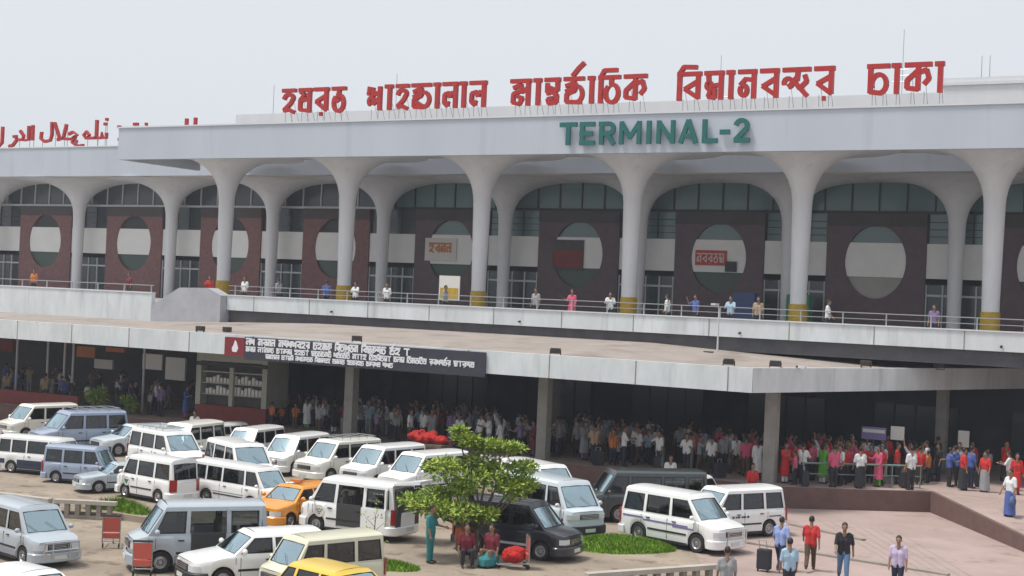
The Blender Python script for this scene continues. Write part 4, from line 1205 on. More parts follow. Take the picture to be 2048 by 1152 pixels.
[5,-15.23,69.72,1,"red",-134,0.98,0],
[5,-13.55,64.44,5,"red",-109,0.99,2],
[5,-14.48,69.27,1,"grey",-75,0.84,0],
[5,-13.73,69.4,4,"red",-29,1.07,0],
[5,-12.89,66.08,2,"white",177,0.96,2],
[5,-12.89,67.38,0,"white",-157,0.64,2]]
ZN=['at the shops left of the kiosk','just right of the red kiosk','in the crowd below the black banner','in the crowd right of the tree','in the crowd at the green barriers','at the right end of the pavement']
ORD=['','first','second','third']
def ordn(n):
    if n<4: return ORD[n]
    return '%d%s'%(n,'th' if 10<=n%100<=20 else {1:'st',2:'nd',3:'rd'}.get(n%10,'th'))
TR=[('black trousers','dark'),('navy trousers','navy'),('grey trousers','grey'),('brown trousers','brown'),('dark trousers','dark')]
used=[False]*len(TPL)
def place_person(t,x,y,z,rz,sc,shirt,tr,label,group=None):
    if not used[t]:
        used[t]=True; o=TPL[t]; 
        if 'proto' in o: del o['proto']
    else: o=pdup(TPL[t])
    o.location=(x,y,z); o.rotation_euler=(0,0,rz); o.scale=(sc,sc,sc)
    tag(o,label,'person',group); pcol(o,CL[shirt],CL[tr]); return o
def pdup(root):
    r=root.copy(); COL.objects.link(r)
    for ch in PK[root.name]:
        c=ch.copy(); COL.objects.link(c); c.parent=r
    return r
PK={t.name:KIDS(t) for t in TPL}
cnt={}
for z,x,y,t,c,rot,sc,tr in CROWD:
    k=cnt[z]=cnt.get(z,0)+1
    zz=PZ
    if k%9==4 and t!=3: t=6+(k//9)%2
    w='woman' if t==3 else 'man'
    lb=f"{'child' if sc<.86 else w} in {c} {'tunic' if t==3 else 'shirt'}, {ordn(k)} from left {ZN[z]}"
    place_person(t,x,y,zz,R(rot),sc,c,TR[tr][1] if t!=3 else ('white','green','pink','dark','purple')[tr],lb,'people waiting at the arrivals pavement')
# people up on the departures deck, mostly looking over the railing
DECK=[(-75.5,'orange',0,-70,'beside the approach wall at far left'),(-67.5,'maroon',0,-100,'between the first two far left columns'),(-60.7,'red',3,-60,'behind the sloped wall end'),(-57.8,'white',0,-90,'right of the sloped wall end'),(-55.1,'grey',1,170,'left of the second yellow based column'),(-49.9,'white',2,-90,'right of the second yellow based column'),(-47.6,'white',0,-80,'near the yellow sign board'),
 (-43.6,'grey',1,0,'beside the yellow sign board'),(-37.8,'grey',0,-95,'below the dark oval poster'),(-35.9,'pink',3,-90,'in pink below the dark oval poster'),(-33.6,'white',2,-60,'just left of the fourth yellow based column'),(-30.3,'white',1,180,'right of the fourth yellow based column'),(-26.84,'pale blue',2,-90,'at the railing under the red oval sign'),(-25.6,'tan',0,-70,'right of the man in pale blue'),(-22.03,'white',1,10,'right of the fifth yellow based column'),(-16.96,'purple',0,-90,'left of the rightmost yellow based column'),(-51.6,'blue',0,120,'left of the third yellow based column'),(-28.9,'blue',4,-120,'between the fourth and fifth yellow based columns')]
for i,(x,c,t,rot,wh) in enumerate(DECK):
    y=68.3+.5*((i*7)%4)/3
    place_person(t,x,y,CZ,R(rot),.98+.01*(i%5),c,'dark' if t!=3 else 'maroon',f"person in {c} standing on the deck {wh}",'people on the departures deck')
# foreground people, built with more detail
def fg(label,x,y,z,rot,shirt,tr,sc=1,**kw):
    o=shiftdown(person('person',detail=True,**kw)); o.location=(x,y,z); o.rotation_euler=(0,0,R(rot)); o.scale=(sc,sc,sc)
    tag(o,label,'person'); pcol(o,CL[shirt],CL[tr]); return o
VA=30.0   # world angle of the camera's right
fg('man in blue shirt and dark trousers walking away with a black suitcase',-15.5,44.5,0,VA+60,'sky','navy',1.0,legs=((24,6),(-20,22)),arms=((18,14,24),(-14,16,6)),lean=4)
fg('person in red shirt and brown trousers walking beside the man with the suitcase',-14.75,45.2,0,VA+75,'red','brown',1.02,legs=((-22,26),(24,6)),arms=((24,10,30),(-22,12,12)),lean=4)
fg('man in black shirt and blue jeans walking towards the parking lot',-13.35,44.1,0,VA-100,'black','jeans',1.06,legs=((20,4),(-18,24)),arms=((-20,14,14),(22,10,34)),lean=3)
fg('man in lilac shirt cut off by the bottom edge at right',-11.45,43.2,0,VA-110,'lilac','navy',1.0,legs=((8,2),(-8,6)))
fg('man in pale blue shirt cut off by the bottom edge behind the suitcase',-13.75,40.3,0,VA+100,'pale blue','dark',1.0)
fg('person in grey shirt whose head just rises at the bottom edge by the balustrade',-14.55,37.55,0,VA+90,'grey','dark',1.0)
fg('man in white shirt and blue lungi with a blue bag on the ramp',-11.35,58.6,PZ*.80,VA-150,'white','blue',1.04,dress='lungi',arms=((5,12,10),(12,16,20)))
fg('person in red tunic standing at the right edge of the pavement',-12.3,64.6,PZ,VA-90,'red','red',1.0,dress='long',hairlong=True)
fg('man in teal shirt and teal trousers standing left of the tree trunk',-24.35,38.0,0,VA-20,'teal','teal',1.02,arms=((20,12,60),(4,10,14)))
fg('person in maroon sitting on the ground below the tree',-23.3,38.4,0,VA-80,'maroon','dark',1.0,sit=True)
fg('person in orange sitting behind the man in teal below the tree',-24.0,39.3,0,VA-60,'orange','dark',1.0,sit=True)
fg('woman in dark sari sitting below the tree beside the red cart',-22.7,38.9,0,VA-120,'maroon','teal',1.0,sit=True,dress='dress',hairlong=True)
fg('man in bright red shirt sitting on the kerb wall behind the white minivan',-21.6,58.2,.42,VA-70,'red','dark',1.05,sit=True)
fg('man in white shirt seated on the kerb wall behind the dark grey microbus',-25.3,58.2,.42,VA-80,'white','dark',1.05,sit=True)
fg('man in white cap and shirt standing behind the back row of vans by the kiosk',-51.0,57.0,0,VA-90,'white','grey',1.02)

# bags and suitcases standing among the crowd
bagp=None
BAGS=[(-19.9,59.9,'dark suitcase standing at the left end of the left green barrier'),(-16.6,63.0,'dark suitcase beside the right green barrier'),(-14.2,66.2,'dark suitcase at the right end of the pavement'),(-23.6,59.6,'dark suitcase on the kerb edge behind the dark grey microbus'),(-26.6,59.7,'dark suitcase on the kerb edge right of the frangipani tree'),(-29.4,59.5,'dark suitcase at the foot of the pillar right of the tree')]
for x,y,lb in BAGS:
    if bagp is None:
        bagp=thing('suitcase',lb,'suitcase',(x,y,PZ),.4,'suitcases on the arrivals pavement')
        MB().box(-.14,.14,-.24,.24,.05,.66).box(-.15,.15,-.2,.2,.12,.60).build('case','bag_dark',bagp)
        MB().path([(-.05,-.1,.66),(-.05,-.1,.82),(-.05,.1,.82),(-.05,.1,.66)],.014).build('handle','steel',bagp)
    else: dup(bagp,(x,y,PZ),rnd.uniform(-1,1),lb)
# ------------------------------------------------------------------ roof lettering
def arc(cx,cz,rx,rz,a0,a1,n=10): return [(cx+rx*math.cos(R(a0+(a1-a0)*k/n)),cz+rz*math.sin(R(a0+(a1-a0)*k/n))) for k in range(n+1)]
GL={ # strokes in a box 0..1 x 0..1 (headline at z=1)
'ho':[[(0,1),(1,1)],[(.12,.62)]+arc(.5,.66,.34,.16,170,-40,8)+[(.62,.40),(.14,.12)],[(.14,.10),(.5,.14),(.92,.02)]],
'jo2':[[(0,1),(1,1)],[(.85,1),(.85,0)],[(.1,.92),(.45,.78),(.1,.55),(.1,.12),(.8,.06)],[(.1,.5),(.8,.62)]],
'ro':[[(0,1),(1,1)],[(.85,1),(.85,.08)],[(.85,.72),(.16,.45),(.85,.08)],[(.45,-.10),(.55,-.10)]],
'to':[[(0,1),(1,1)],[(.5,1),(.5,.72)],arc(.5,.36,.38,.36,110,-230,14)+[(.3,.45),(.55,.55)]],
'sho':[[(0,.95),(.4,.9)],[(.85,1),(.85,0)],arc(.2,.72,.16,.16,200,-60,8),arc(.25,.38,.18,.17,240,-40,8)+[(.8,.5)],[(.38,.65),(.6,.75),(.85,.62)]],
'aa':[[(.0,1),(1,1)],[(.6,1),(.6,0)]],
'jo':[[(0,1),(1,1)],[(.45,1),(.42,.62),(.1,.5)],[(.1,.72),(.5,.86),(.5,.55),(.12,.40),(.12,.08),(.6,.05)],arc(.62,.38,.32,.32,90,-100,10),[(.2,.3),(.55,.12)]],
'lo':[[(0,1),(1,1)],[(.86,1),(.86,0)],[(.86,.58),(.6,.62),(.5,.45),(.42,.62),(.12,.56),(.1,.22),(.3,.08),(.36,.26)]],
'a':[[(0,1),(1,1)],[(.88,1),(.88,0)],[(.15,.72),(.5,.85),(.55,.6),(.14,.48),(.12,.12),(.45,.05),(.6,.3),(.3,.38)],[(.55,.55),(.88,.7)]],
'nto':[[(0,1),(1,1)],[(.85,1),(.85,.55),(.2,.72),(.3,.5),(.85,.62)],[(.15,.45),(.5,.5),(.82,.35),(.8,.08),(.3,.04),(.2,.22),(.55,.25)],[(.15,.85),(.15,.5)]],
'rjo':[[(0,1),(1,1)],[(.42,1.12),(.72,1.42),(.98,1.62)],[(.5,1),(.45,.6),(.1,.5)],[(.1,.72),(.55,.84),(.55,.52),(.14,.40),(.14,.08),(.9,.05)],arc(.66,.38,.28,.32,90,-90,10)],
'iti':[[(.1,0),(.1,1.05),(.25,1.28),(.85,1.28)],[(.0,1),(1,1)],[(.6,1),(.6,.72)],arc(.64,.36,.30,.36,110,-230,14)],
'ko':[[(0,1),(1,1)],[(.5,1),(.5,.1)],[(.5,.8),(.08,.45),(.08,.18),(.5,.12)],[(.5,.72),(.82,.8),(.92,.5),(.74,.3)]],
'ibo':[[(.08,0),(.08,1.05),(.25,1.28),(.8,1.25)],[(0,1),(1,1)],[(.88,1),(.88,.05)],[(.88,.72),(.32,.42),(.88,.08)]],
'mo':[[(0,1),(1,1)],[(.88,1),(.88,0)],[(.18,1),(.22,.66)],arc(.24,.52,.13,.13,90,-250,10),[(.3,.5),(.88,.55)],[(.4,.5),(.2,.1),(.55,.05),(.55,.4)]],
'no':[[(0,1),(1,1)],[(.88,1),(.88,0)],[(.88,.68),(.4,.72),(.12,.5)],arc(.3,.3,.2,.2,120,-220,12)],
'bo':[[(0,1),(1,1)],[(.88,1),(.88,0)],[(.88,.72),(.14,.42),(.88,.08)]],
'ndo':[[(0,1),(1,1)],[(.55,1),(.52,.6)],arc(.2,.52,.16,.16,200,-80,9)+[(.5,.7)],[(.4,.62),(.62,.3),(.88,.55),(.8,.78)],[(.6,.35),(.9,.02)]],
'dho':[[(0,1),(1,1)],[(.14,1),(.14,.05)],[(.14,.08),(.6,.03)],arc(.54,.36,.34,.34,-80,200,12)],
}
def stroke_mesh(mb,pts,wd,y0,y1):
    # thick poly-line with square ends as a prism in x,z
    P_=[Vector((x,z)) for x,z in pts]; n=len(P_); L_=[];R_=[]
    for i in range(n):
        d=(P_[min(i+1,n-1)]-P_[max(i-1,0)]).normalized(); q=Vector((-d.y,d.x))*wd/2
        e=d*wd*.12 if i==n-1 else (-d*wd*.12 if i==0 else Vector((0,0)))
        L_.append(P_[i]+q+e); R_.append(P_[i]-q+e)
    vs=[];fs=[]
    for a,b in zip(L_,R_): vs+=[(a.x,y0,a.y),(b.x,y0,b.y),(b.x,y1,b.y),(a.x,y1,a.y)]
    for i in range(n-1):
        for k in range(4): fs.append((i*4+k,i*4+(k+1)%4,(i+1)*4+(k+1)%4,(i+1)*4+k))
    fs+=[(0,3,2,1),((n-1)*4,(n-1)*4+1,(n-1)*4+2,(n-1)*4+3)]
    mb.add(vs,fs)
def glyph(mb,g,x0,x1,z0,z1,wd,y0,y1):
    j=0; subs=[]
    for st in GL[g]:
        cur=[st[0]]
        for i in range(1,len(st)):
            cur.append(st[i])
            if i<len(st)-1:
                a=Vector(st[i])-Vector(st[i-1]); b=Vector(st[i+1])-Vector(st[i])
                if a.length>0 and b.length>0 and a.angle(b)>.75: subs.append(cur); cur=[st[i]]
        subs.append(cur)
    for st in subs:
        stroke_mesh(mb,[(x0+(x1-x0)*px,z0+(z1-z0)*pz) for px,pz in st],wd,y0+j*.0023,y1-j*.0023); j+=1
WORDS=[["hozrot",[["ho",-57.83,-56.85],["jo2",-56.55,-55.63],["ro",-55.4,-54.34],["to",-54.04,-53.07]]],["shahjalal",[["sho",-51.39,-50.41],["aa",-50.16,-49.66],["ho",-49.38,-48.53],["jo",-48.28,-46.99],["aa",-46.75,-46.37],["lo",-46.13,-45.15],["aa",-44.95,-44.57],["lo",-44.31,-43.24]]],["antorjatik",[["a",-41.62,-40.36],["aa",-40.14,-39.7],["nto",-39.44,-38.53],["rjo",-38.25,-37.05],["aa",-36.77,-36.41],["iti",-36.13,-34.87],["ko",-34.6,-33.3]]],["bimanbandar",[["ibo",-31.49,-30.18],["mo",-29.96,-28.93],["aa",-28.74,-28.35],["no",-28.1,-27.15],["bo",-26.91,-25.95],["ndo",-25.71,-24.29],["ro",-24.06,-23.05]]],["dhaka",[["dho",-21.37,-20.3],["aa",-20.16,-19.76],["ko",-19.52,-18.26],["aa",-18.07,-17.67]]]]
WL=['red Bengali roof lettering, leftmost word of four letters','red Bengali roof lettering, second word from the left with seven letters','red Bengali roof lettering, third word carrying a slanted stroke on top','red Bengali roof lettering, fourth word with seven letters right of the green sign','red Bengali roof lettering, short rightmost word of two letters and two bars']
for (w,Ls),lb in zip(WORDS,WL):
    xm=(Ls[0][1]+Ls[-1][2])/2
    t=thing('roof_sign_word',lb,'roof lettering',(xm,71.6,FT+.09),0,'red letters along the portico roof')
    for gname,x0,x1 in Ls:
        mb=MB(); glyph(mb,gname,x0-xm,x1-xm,.62,1.98,.23,-.42,-.17); o=mb.build('letter','red_letter',t,None,False); o.location=(0,0,0)
        lg=MB(); n=2 if x1-x0>.6 else 1
        for k in range(n):
            x=lerp(x0,x1,.25+.5*k if n>1 else .6)-xm; lg.tube((x,-.29,0),(x,-.29,.66),.02,n=5).tube((x,.5,0),(x,-.16,1.3),.014,n=5)
        lg.build('letter_stand','steel',o)
# arabic words on the roof of the left wing (plane y=81.8)
AR=[('red Arabic roof lettering cut off by the left edge',[ [(-95.6,18.72),(-95.2,18.5),(-94.75,18.85),(-94.75,20.1)],[(-93.9,18.55),(-93.5,18.62),(-93.1,19.0),(-93.15,19.35),(-93.45,19.3)],[(-92.9,19.05),(-92.4,19.05),(-92.3,19.35),(-92.7,19.75)],[(-91.75,20.1),(-91.75,19.02),(-92.2,19.02)],[(-91.3,20.15),(-91.3,19.0)],[(-95.4,18.25),(-95.2,18.25)]]),
('red Arabic roof lettering, middle word with crossing slanted strokes',[[(-90.3,19.6),(-90.35,19.1),(-89.9,18.85),(-89.3,18.95),(-89.15,19.4),(-89.2,20.35)],[(-88.9,20.3),(-88.3,19.1)],[(-87.6,20.15),(-87.9,19.1),(-88.5,18.98)],[(-87.9,19.05),(-87.0,19.0),(-86.4,19.35),(-86.9,19.55),(-87.3,19.4)],[(-86.6,19.2),(-86.9,18.75),(-86.3,18.45),(-85.7,18.5)],[(-86.5,18.82),(-86.4,18.82)]]),
('red Arabic roof lettering beside the portico roof end',[[(-85.4,19.05),(-85.7,19.3),(-85.4,19.55),(-85.1,19.3),(-85.3,19.05),(-84.4,19.05)],[(-84.35,20.4),(-84.35,19.05)],[(-84.3,19.05),(-83.8,19.05),(-83.8,19.4),(-83.7,19.05),(-83.3,19.05),(-83.3,19.4)],[(-83.55,20.1),(-83.35,20.1)],[(-83.4,20.45),(-83.25,20.45)]]),
('dark Arabic letter tips rising over the left end of the portico roof',[[(-82.1,19.85),(-81.9,19.85)],[(-80.5,20.02),(-80.1,20.02)],[(-79.3,20.0),(-79.2,20.0)],[(-82.0,18.9),(-80.0,18.8),(-79.0,19.0)]]),
('pair of short red Arabic strokes rising over the portico roof',[[(-75.25,20.3),(-75.25,18.9)],[(-74.4,20.35),(-74.4,18.9),(-74.9,18.8)]])]
for lb,strokes in AR:
    xm=strokes[0][0][0]
    t=thing('roof_sign_word',lb,'roof lettering',(xm,81.5,18.36),0,'red Arabic letters on the left wing roof')
    for st in strokes:
        mb=MB(); stroke_mesh(mb,[(x-xm,z-18.36) for x,z in st],.22,.2,.42); mb.build('letter','red_letter',t,None,False)
    mb=MB()
    for st in strokes:
        x=st[0][0]-xm; mb.tube((x,.45,0),(x,.45,max(.3,st[0][1]-18.3)),.025,n=5)
    mb.build('letter_stand','steel',t)
# green sign TERMINAL-2 on the fascia
ts=thing('terminal_sign','green letters reading TERMINAL-2 on the white fascia','sign',(-39.6,70.9,17.2))
TERM=[["T",-38.18,-37.07],["E",-36.95,-35.98],["R",-35.8,-34.73],["M",-34.61,-33.2],["I",-33.02,-32.62],["N",-32.45,-31.24],["A",-31.13,-30.01],["L",-29.84,-28.9],["-",-28.84,-28.24],["2",-28.13,-27.16]]
TG={'T':[[(0,.93),(1,.93)],[(.5,1),(.5,0)]],'E':[[(.14,1),(.14,0)],[(0,.93),(1,.93)],[(0,.5),(.85,.5)],[(0,.07),(1,.07)]],
'R':[[(.14,1),(.14,0)],[(0,.93),(.6,.93)]+arc(.6,.71,.28,.22,90,-90,8)+[(.1,.49)],[(.45,.5),(.92,0)]],
'M':[[(.1,0),(.1,1)],[(.9,0),(.9,1)],[(.1,.97),(.5,.28)],[(.9,.97),(.5,.28)]],'I':[[(.5,1),(.5,0)]],
'N':[[(.13,0),(.13,1)],[(.87,0),(.87,1)],[(.13,.95),(.87,.05)]],'A':[[(.08,0),(.5,1)],[(.92,0),(.5,1)],[(.2,.3),(.8,.3)]],
'L':[[(.15,1),(.15,0)],[(.05,.07),(1,.07)]],'-':[[(0,.5),(1,.5)]],'2':[arc(.5,.7,.36,.24,170,-35,9)+[(.15,.1)],[(.08,.07),(1,.07)]]}
GL.update({'en'+k:v for k,v in TG.items()})
for ch,x0,x1 in TERM:
    mb=MB(); z0,z1=(16.63,17.80) if ch!='-' else (17.0,17.3)
    glyph(mb,'en'+ch,x0+39.6+.06,x1+39.6-.06,z0-17.2,z1-17.2,.25 if ch not in 'MN' else .23,-.16,-.02)
    mb.build('letter','teal_letter',ts,None,False)
# ------------------------------------------------------------------ signs in the ovals
def board(name,lb,x,z,w,h,m,y=FY-.34,parts=()):
    t=thing(name,lb,'sign',(x,y,z))
    MB().box(-w/2,w/2,0,.08,-h/2,h/2).build('panel',m,t)
    for pn,pm,a,b,c,d in parts: MB().box(a,b,-.02,-.001,c,d).build(pn,pm,t)
    return t
t=board('oval_sign','white board with orange red lettering in the oval opening left of the third big column',-56.0,11.35,2.6,1.6,'sign_white')
mb=MB()
for k,g in enumerate(('ho','bo','no','lo')): glyph(mb,g,-.95+.48*k,-.55+.48*k,-.2,.42,.13,-.04,-.002)
mb.build('lettering','sign_orange',t,None,False)
t=board('oval_poster','dark maroon poster covering the middle of an oval opening',-45.9,11.2,2.3,2.0,'inner_grey',parts=(('poster_panel','kiosk_red',-1.1,1.1,-.85,.35),))
t=board('oval_sign','red lettered board with small dark box in the oval opening under the green sign end',-35.7,11.25,2.1,.95,'sign_red')
mb=MB()
for k,g in enumerate(('no','bo','ro','to','mo')): glyph(mb,g,-.95+.38*k,-.62+.38*k,-.3,.25,.06,-.03,-.002)
mb.build('lettering','sign_white',t,None,False)
MB().box(1.0,1.75,-.04,.05,-.85,-.2).build('display_box','frame_dark',t)
# ------------------------------------------------------------------ black banner on the canopy edge
bn=thing('banner','long dark banner with red logo square and three lines of white Bengali text','banner',(-40.8,55.9,4.75))
MB().box(-6.25,7.45,0,.06,-.12,.98).build('panel','banner_dark',bn)
lp=MB().box(-7.5,-6.262,-.01,.07,.02,.92).build('logo_panel','banner_red',bn)
mb=MB(); mb.prism_y([(-6.98,.22),(-6.72,.2),(-6.62,.4),(-6.75,.72),(-6.84,.78),(-6.92,.55),(-7.02,.40)],-.03,-.012); mb.build('logo_flame','banner_white',lp)
gk=[k for k in GL if not k.startswith('en')]
def text_line(x0,x1,z0,z1,wd,seed,words):
    r=random.Random(seed); x=x0
    for n in words:
        if x>x1-.2: break
        mb=MB()
        for _ in range(n):
            g=r.choice(gk); w=(z1-z0)*r.uniform(.75,1.05)
            if x+w>x1: break
            glyph(mb,g,x,x+w*1.02,z0,z1,wd,-.030,-.003); x+=w
        if mb.v: mb.build('word','banner_white',bn,None,False)
        x+=(z1-z0)*.7
text_line(-6.15,3.5,.60,.90,.075,3,[2,4,7,4,5,5,2,3,6])
text_line(-6.15,6.9,.28,.50,.055,5,[3,5,5,4,6,5,4,6,3,5,6,5,6,4])
text_line(-4.9,2.6,.00,.19,.05,9,[5,4,6,5,4,6,5,5,4])
# ------------------------------------------------------------------ roof aerials
def aerial(x,y,z0,z1,lb,arms=0,r=.03):
    t=thing('aerial',lb,'aerial',(x,y,z0),0,'aerials on the roof')
    MB().tube((0,0,0),(0,0,z1-z0),r,r*.6,6).build('mast','steel',t)
    m=MB()
    for k in range(arms): m.tube((-.6+.12*k,0,(z1-z0)*.55+.35*k),(.6-.12*k,0,(z1-z0)*.55+.35*k),.03,n=5)
    if arms: m.build('cross_bars','steel',t)
aerial(-23.3,84.5,17.9,24.6,'tall thin aerial behind the short rightmost red word',3)
aerial(-34.5,84.5,17.9,23.6,'short aerial above the fourth red word',1)
aerial(-58.55,84.5,17.9,23.4,'thin aerial above the second red word',1)
aerial(-69.4,84.5,17.9,23.0,'thin aerial near the left end of the roof parapet',1)
aerial(-18.3,82,20.9,22.45,'left one of two thin poles at the right end of the roof',0,.03)
aerial(-17.87,82,20.9,22.45,'right one of two thin poles at the right end of the roof',0,.03)
# ------------------------------------------------------------------ flood lights on the canopy roof
FL=[(-50.9,57.0,'left one of the cluster left of the banner'),(-50.0,58.0,'small one in the middle of the cluster left of the banner'),(-53.0,62.6,'largest one left of the banner'),(-48.8,64.5,'far one above the banner'),(-41.0,56.8,'near the canopy edge above the banner middle'),(-37.0,64.5,'far one right of the banner'),(-30.3,56.7,'near the canopy edge above the first pillar'),(-35.3,66.0,'behind the one above the first pillar'),(-26.4,64.6,'by the slim lamp post'),(-22.3,56.8,'near the canopy corner'),(-20.7,57.9,'right of the canopy corner'),(-18.9,64.6,'flat one on the right part of the canopy'),(-16.6,68.3,'rightmost on the canopy')]
fp=None
for x,y,w in FL:
    lb='brown floodlight, '+w
    if fp is None:
        fp=thing('floodlight',lb,'floodlight',(x,y,5.74),0,'floodlights on the canopy roof')
        MB().box(-.21,.21,-.13,.13,.10,.34).build('lamp_box','lamp_brown',fp)
        MB().box(-.18,.18,-.145,-.132,.13,.31).build('lamp_lens','frame_dark',fp)
        MB().box(-.25,-.22,-.04,.04,0,.26).box(.22,.25,-.04,.04,0,.26).box(-.25,.25,-.05,.05,0,.035).build('bracket','lamp_brown',fp)
    else: dup(fp,(x,y,5.74),rnd.uniform(-.4,.4),lb)
lp=thing('lamp_post','slim white lamp post standing on the canopy roof before the viaduct parapet','lamp post',(-26.2,65.2,5.74))
MB().tube((0,0,0),(0,0,2.35),.05,.035,8).build('post','frame_white',lp)
MB().path([(0,0,2.3),(.02,-.2,2.5),(.02,-.5,2.55)],.03).build('arm','frame_white',lp)
MB().box(-.12,.12,-.75,-.3,2.5,2.6).build('lamp_head','frame_white',lp)
tb=thing('fluorescent_lamp','pale tube lamp lying slanted on the canopy roof right of the corner','lamp',(-19.6,58.3,5.74),R(-50))
MB().box(-.6,.1,-.05,.05,.06,.16).build('housing','frame_white',tb); MB().box(-.85,-.6,-.05,.05,.05,.15).build('base','paint_dark',tb)
# ------------------------------------------------------------------ kiosk with red base
ki=thing('kiosk','cream ticket kiosk with shelves above a red counter under the canopy','kiosk',(-51.9,60.7,PZ),R(8))
MB().box(-2.2,2.2,0,2.2,-.0,.95).build('counter','kiosk_red',ki)
MB().box(-2.2,-1.9,0,2.2,.952,3.9).box(1.9,2.2,0,2.2,.952,3.9).box(-.12,.12,0,.2,.952,3.0).box(-1.9,1.9,0,2.2,3.3,3.9).build('frame','kiosk_cream',ki)
MB().box(-1.9,1.9,.6,.7,.952,3.3).build('inner_panel','inner_grey',ki)
for z in (1.5,2.1,2.7): MB().box(-1.88,1.88,.1,.58,z,z+.06).build('shelf','kiosk_cream',ki)
mb=MB(); r=random.Random(4)
for k in range(16):
    x=-1.7+k*.22; 
    for z in (1.56,2.16): mb.box(x,x+.16,.2,.45,z,z+r.uniform(.2,.45))
mb.build('goods','sign_white',ki)
MB().box(-2.2,2.2,-.06,-.003,3.05,3.25).build('dark_fascia','paint_dark',ki)
rw=thing('red_wall','low red brick wall behind the far left vans','wall',(-62,59.6,PZ)); MB().box(-9,0,0,.2,0,.8).build('wall_panel','kiosk_red',rw)
# ------------------------------------------------------------------ barriers in the right crowd
def barrier(x,y,rz,lb):
    t=thing('barrier',lb,'barrier',(x,y,PZ),rz,'steel barriers before the right crowd')
    m=MB(); m.tube((-1.3,0,.95),(1.3,0,.95),.04,n=8).tube((-1.3,0,.5),(1.3,0,.5),.025,n=6); m.build('rail','steel_green',t)
    for s in (-1.25,0,1.25): MB().tube((s,0,0),(s,0,.95),.03,n=8).box(s-.04,s+.04,-.25,.25,.0,.03).build('leg','steel_green',t)
barrier(-19.1,60.95,R(37),'left green steel barrier on the pavement edge before the colourful crowd')
barrier(-17.0,62.6,R(37),'right green steel barrier on the pavement edge before the colourful crowd')
# placards and box held up in the crowd
pl=thing('placard','blue and white placard held above the colourful crowd','placard',(-18.6,65.2,PZ+1.75)); MB().box(-.55,.55,0,.03,0,.55).build('panel','stripe_purple',pl); MB().box(-.5,.5,-.012,-.001,.3,.45).build('stripe','sign_white',pl); MB().tube((0,.05,-.9),(0,.05,.1),.02).build('handle','bark',pl)
pl=thing('placard','white square placard beside the blue one above the colourful crowd','placard',(-17.6,65.4,PZ+1.8)); MB().box(-.3,.3,0,.03,0,.6).build('panel','sign_white',pl); MB().tube((0,.05,-.9),(0,.05,.1),.02).build('handle','bark',pl)
nb=thing('notice_board','narrow white notice board on the far right pillar','sign',(-15.6,69.3,PZ+1.4)); MB().box(-.25,.25,0,.05,0,.75).build('panel','sign_white',nb)
# yellow sign board and boxes on the deck
ys=thing('sign_board','small yellow and cream sign board standing on the deck left of the third big column','sign',(-45.6,72,CZ)); MB().box(-.7,.7,0,.06,.9,2.3).build('panel','sign_white',ys); MB().box(-.6,.6,-.03,-.002,1.0,1.6).build('yellow_field','yellow_paint',ys)
for s in (-.6,.6): MB().tube((s,.03,0),(s,.03,.9),.03).build('leg','paint_dark',ys)
for x,m,lb in ((-33.0,'blue_box','blue cabinet on the deck right of the fourth yellow based column'),(-29.6,'green_box','green cabinet on the deck left of the fifth yellow based column')):
    t=thing('cabinet',lb,'cabinet',(x+.6,84.5,CZ)); MB().box(-.7,.7,0,.6,.1,2.1).build('body',m,t); MB().box(-.66,.66,-.03,-.002,.2,2.0).build('door',m,t); MB().box(-.7,.7,.02,.58,0,.098).build('plinth','paint_dark',t)
from mathutils import noise
def crumple(me,a):
    for v in me.vertices:
        n=noise.noise(v.co*5.5)+.6*noise.noise(v.co*12+Vector((3,1,2))); v.co+=v.normal*n*a
    return me
# ------------------------------------------------------------------ luggage trolleys
def trolley(x,y,rz,lb,z=0,load=None):
    t=thing('luggage_trolley',lb,'trolley',(x,y,z),rz,'luggage trolleys')
    m=MB(); m.path([(-.45,-.26,.16),(-.45,-.26,.98),(-.45,.26,.98),(-.45,.26,.16)],.02).path([(-.45,-.26,.18),(.5,-.2,.15),(.5,.2,.15),(-.45,.26,.18)],.02).path([(-.2,-.24,.17),(-.2,.24,.17)],.016).path([(.15,-.22,.16),(.15,.22,.16)],.016); m.build('frame','steel',t)
    MB().box(-.475,-.455,-.25,.25,.50,.94).build('advert_panel','cart_red',t)
    MB().box(-.48,-.35,-.24,.24,.30,.46).build('basket','cart_red',t)
    MB().tube((-.47,-.28,1.0),(-.47,.28,1.0),.028,n=8).build('handle','paint_dark',t)
    for px,py in ((-.42,-.24),(-.42,.24),(.44,0)): MB().lathe([(.0,-.02),(.07,-.02),(.075,0),(.07,.02),(0,.02)],14,(px,py,.075),'y').build('wheel','rubber',t)
    return t
trolley(-33.2,33.6,R(VA+100),'red luggage trolley standing between the silver minivan and the silver van')
trolley(-29.35,31.0,R(VA+95),'red luggage trolley in front of the silver van with the open door')
trolley(-22.0,39.0,R(VA+190),'red luggage trolley loaded with a bright red bag under the tree')
bg_=MB(); bg_.ball((0,0,.22),.30,1.3,.9,.8,14); bg_.ball((.12,.05,.34),.24,1.1,.9,.7,12)
o=link('red_bag',crumple(remesh(bg_,.02,'red_bag','bright_red',1),.045)); o.location=(-22.0,39.0,.17); tag(o,'bright red cloth bag lying on the trolley under the tree','bag')
bg_=MB(); bg_.ball((0,0,.16),.30,1.9,1.1,.75,14); bg_.ball((.55,.05,.12),.27,1.3,1,.6,12); bg_.ball((-.45,0,.2),.26,1.2,.9,.8,12); bg_.ball((.2,.1,.3),.16,1.4,.9,.9,8); bg_.ball((-.15,-.1,.34),.13,1.0,1.2,.9,8)
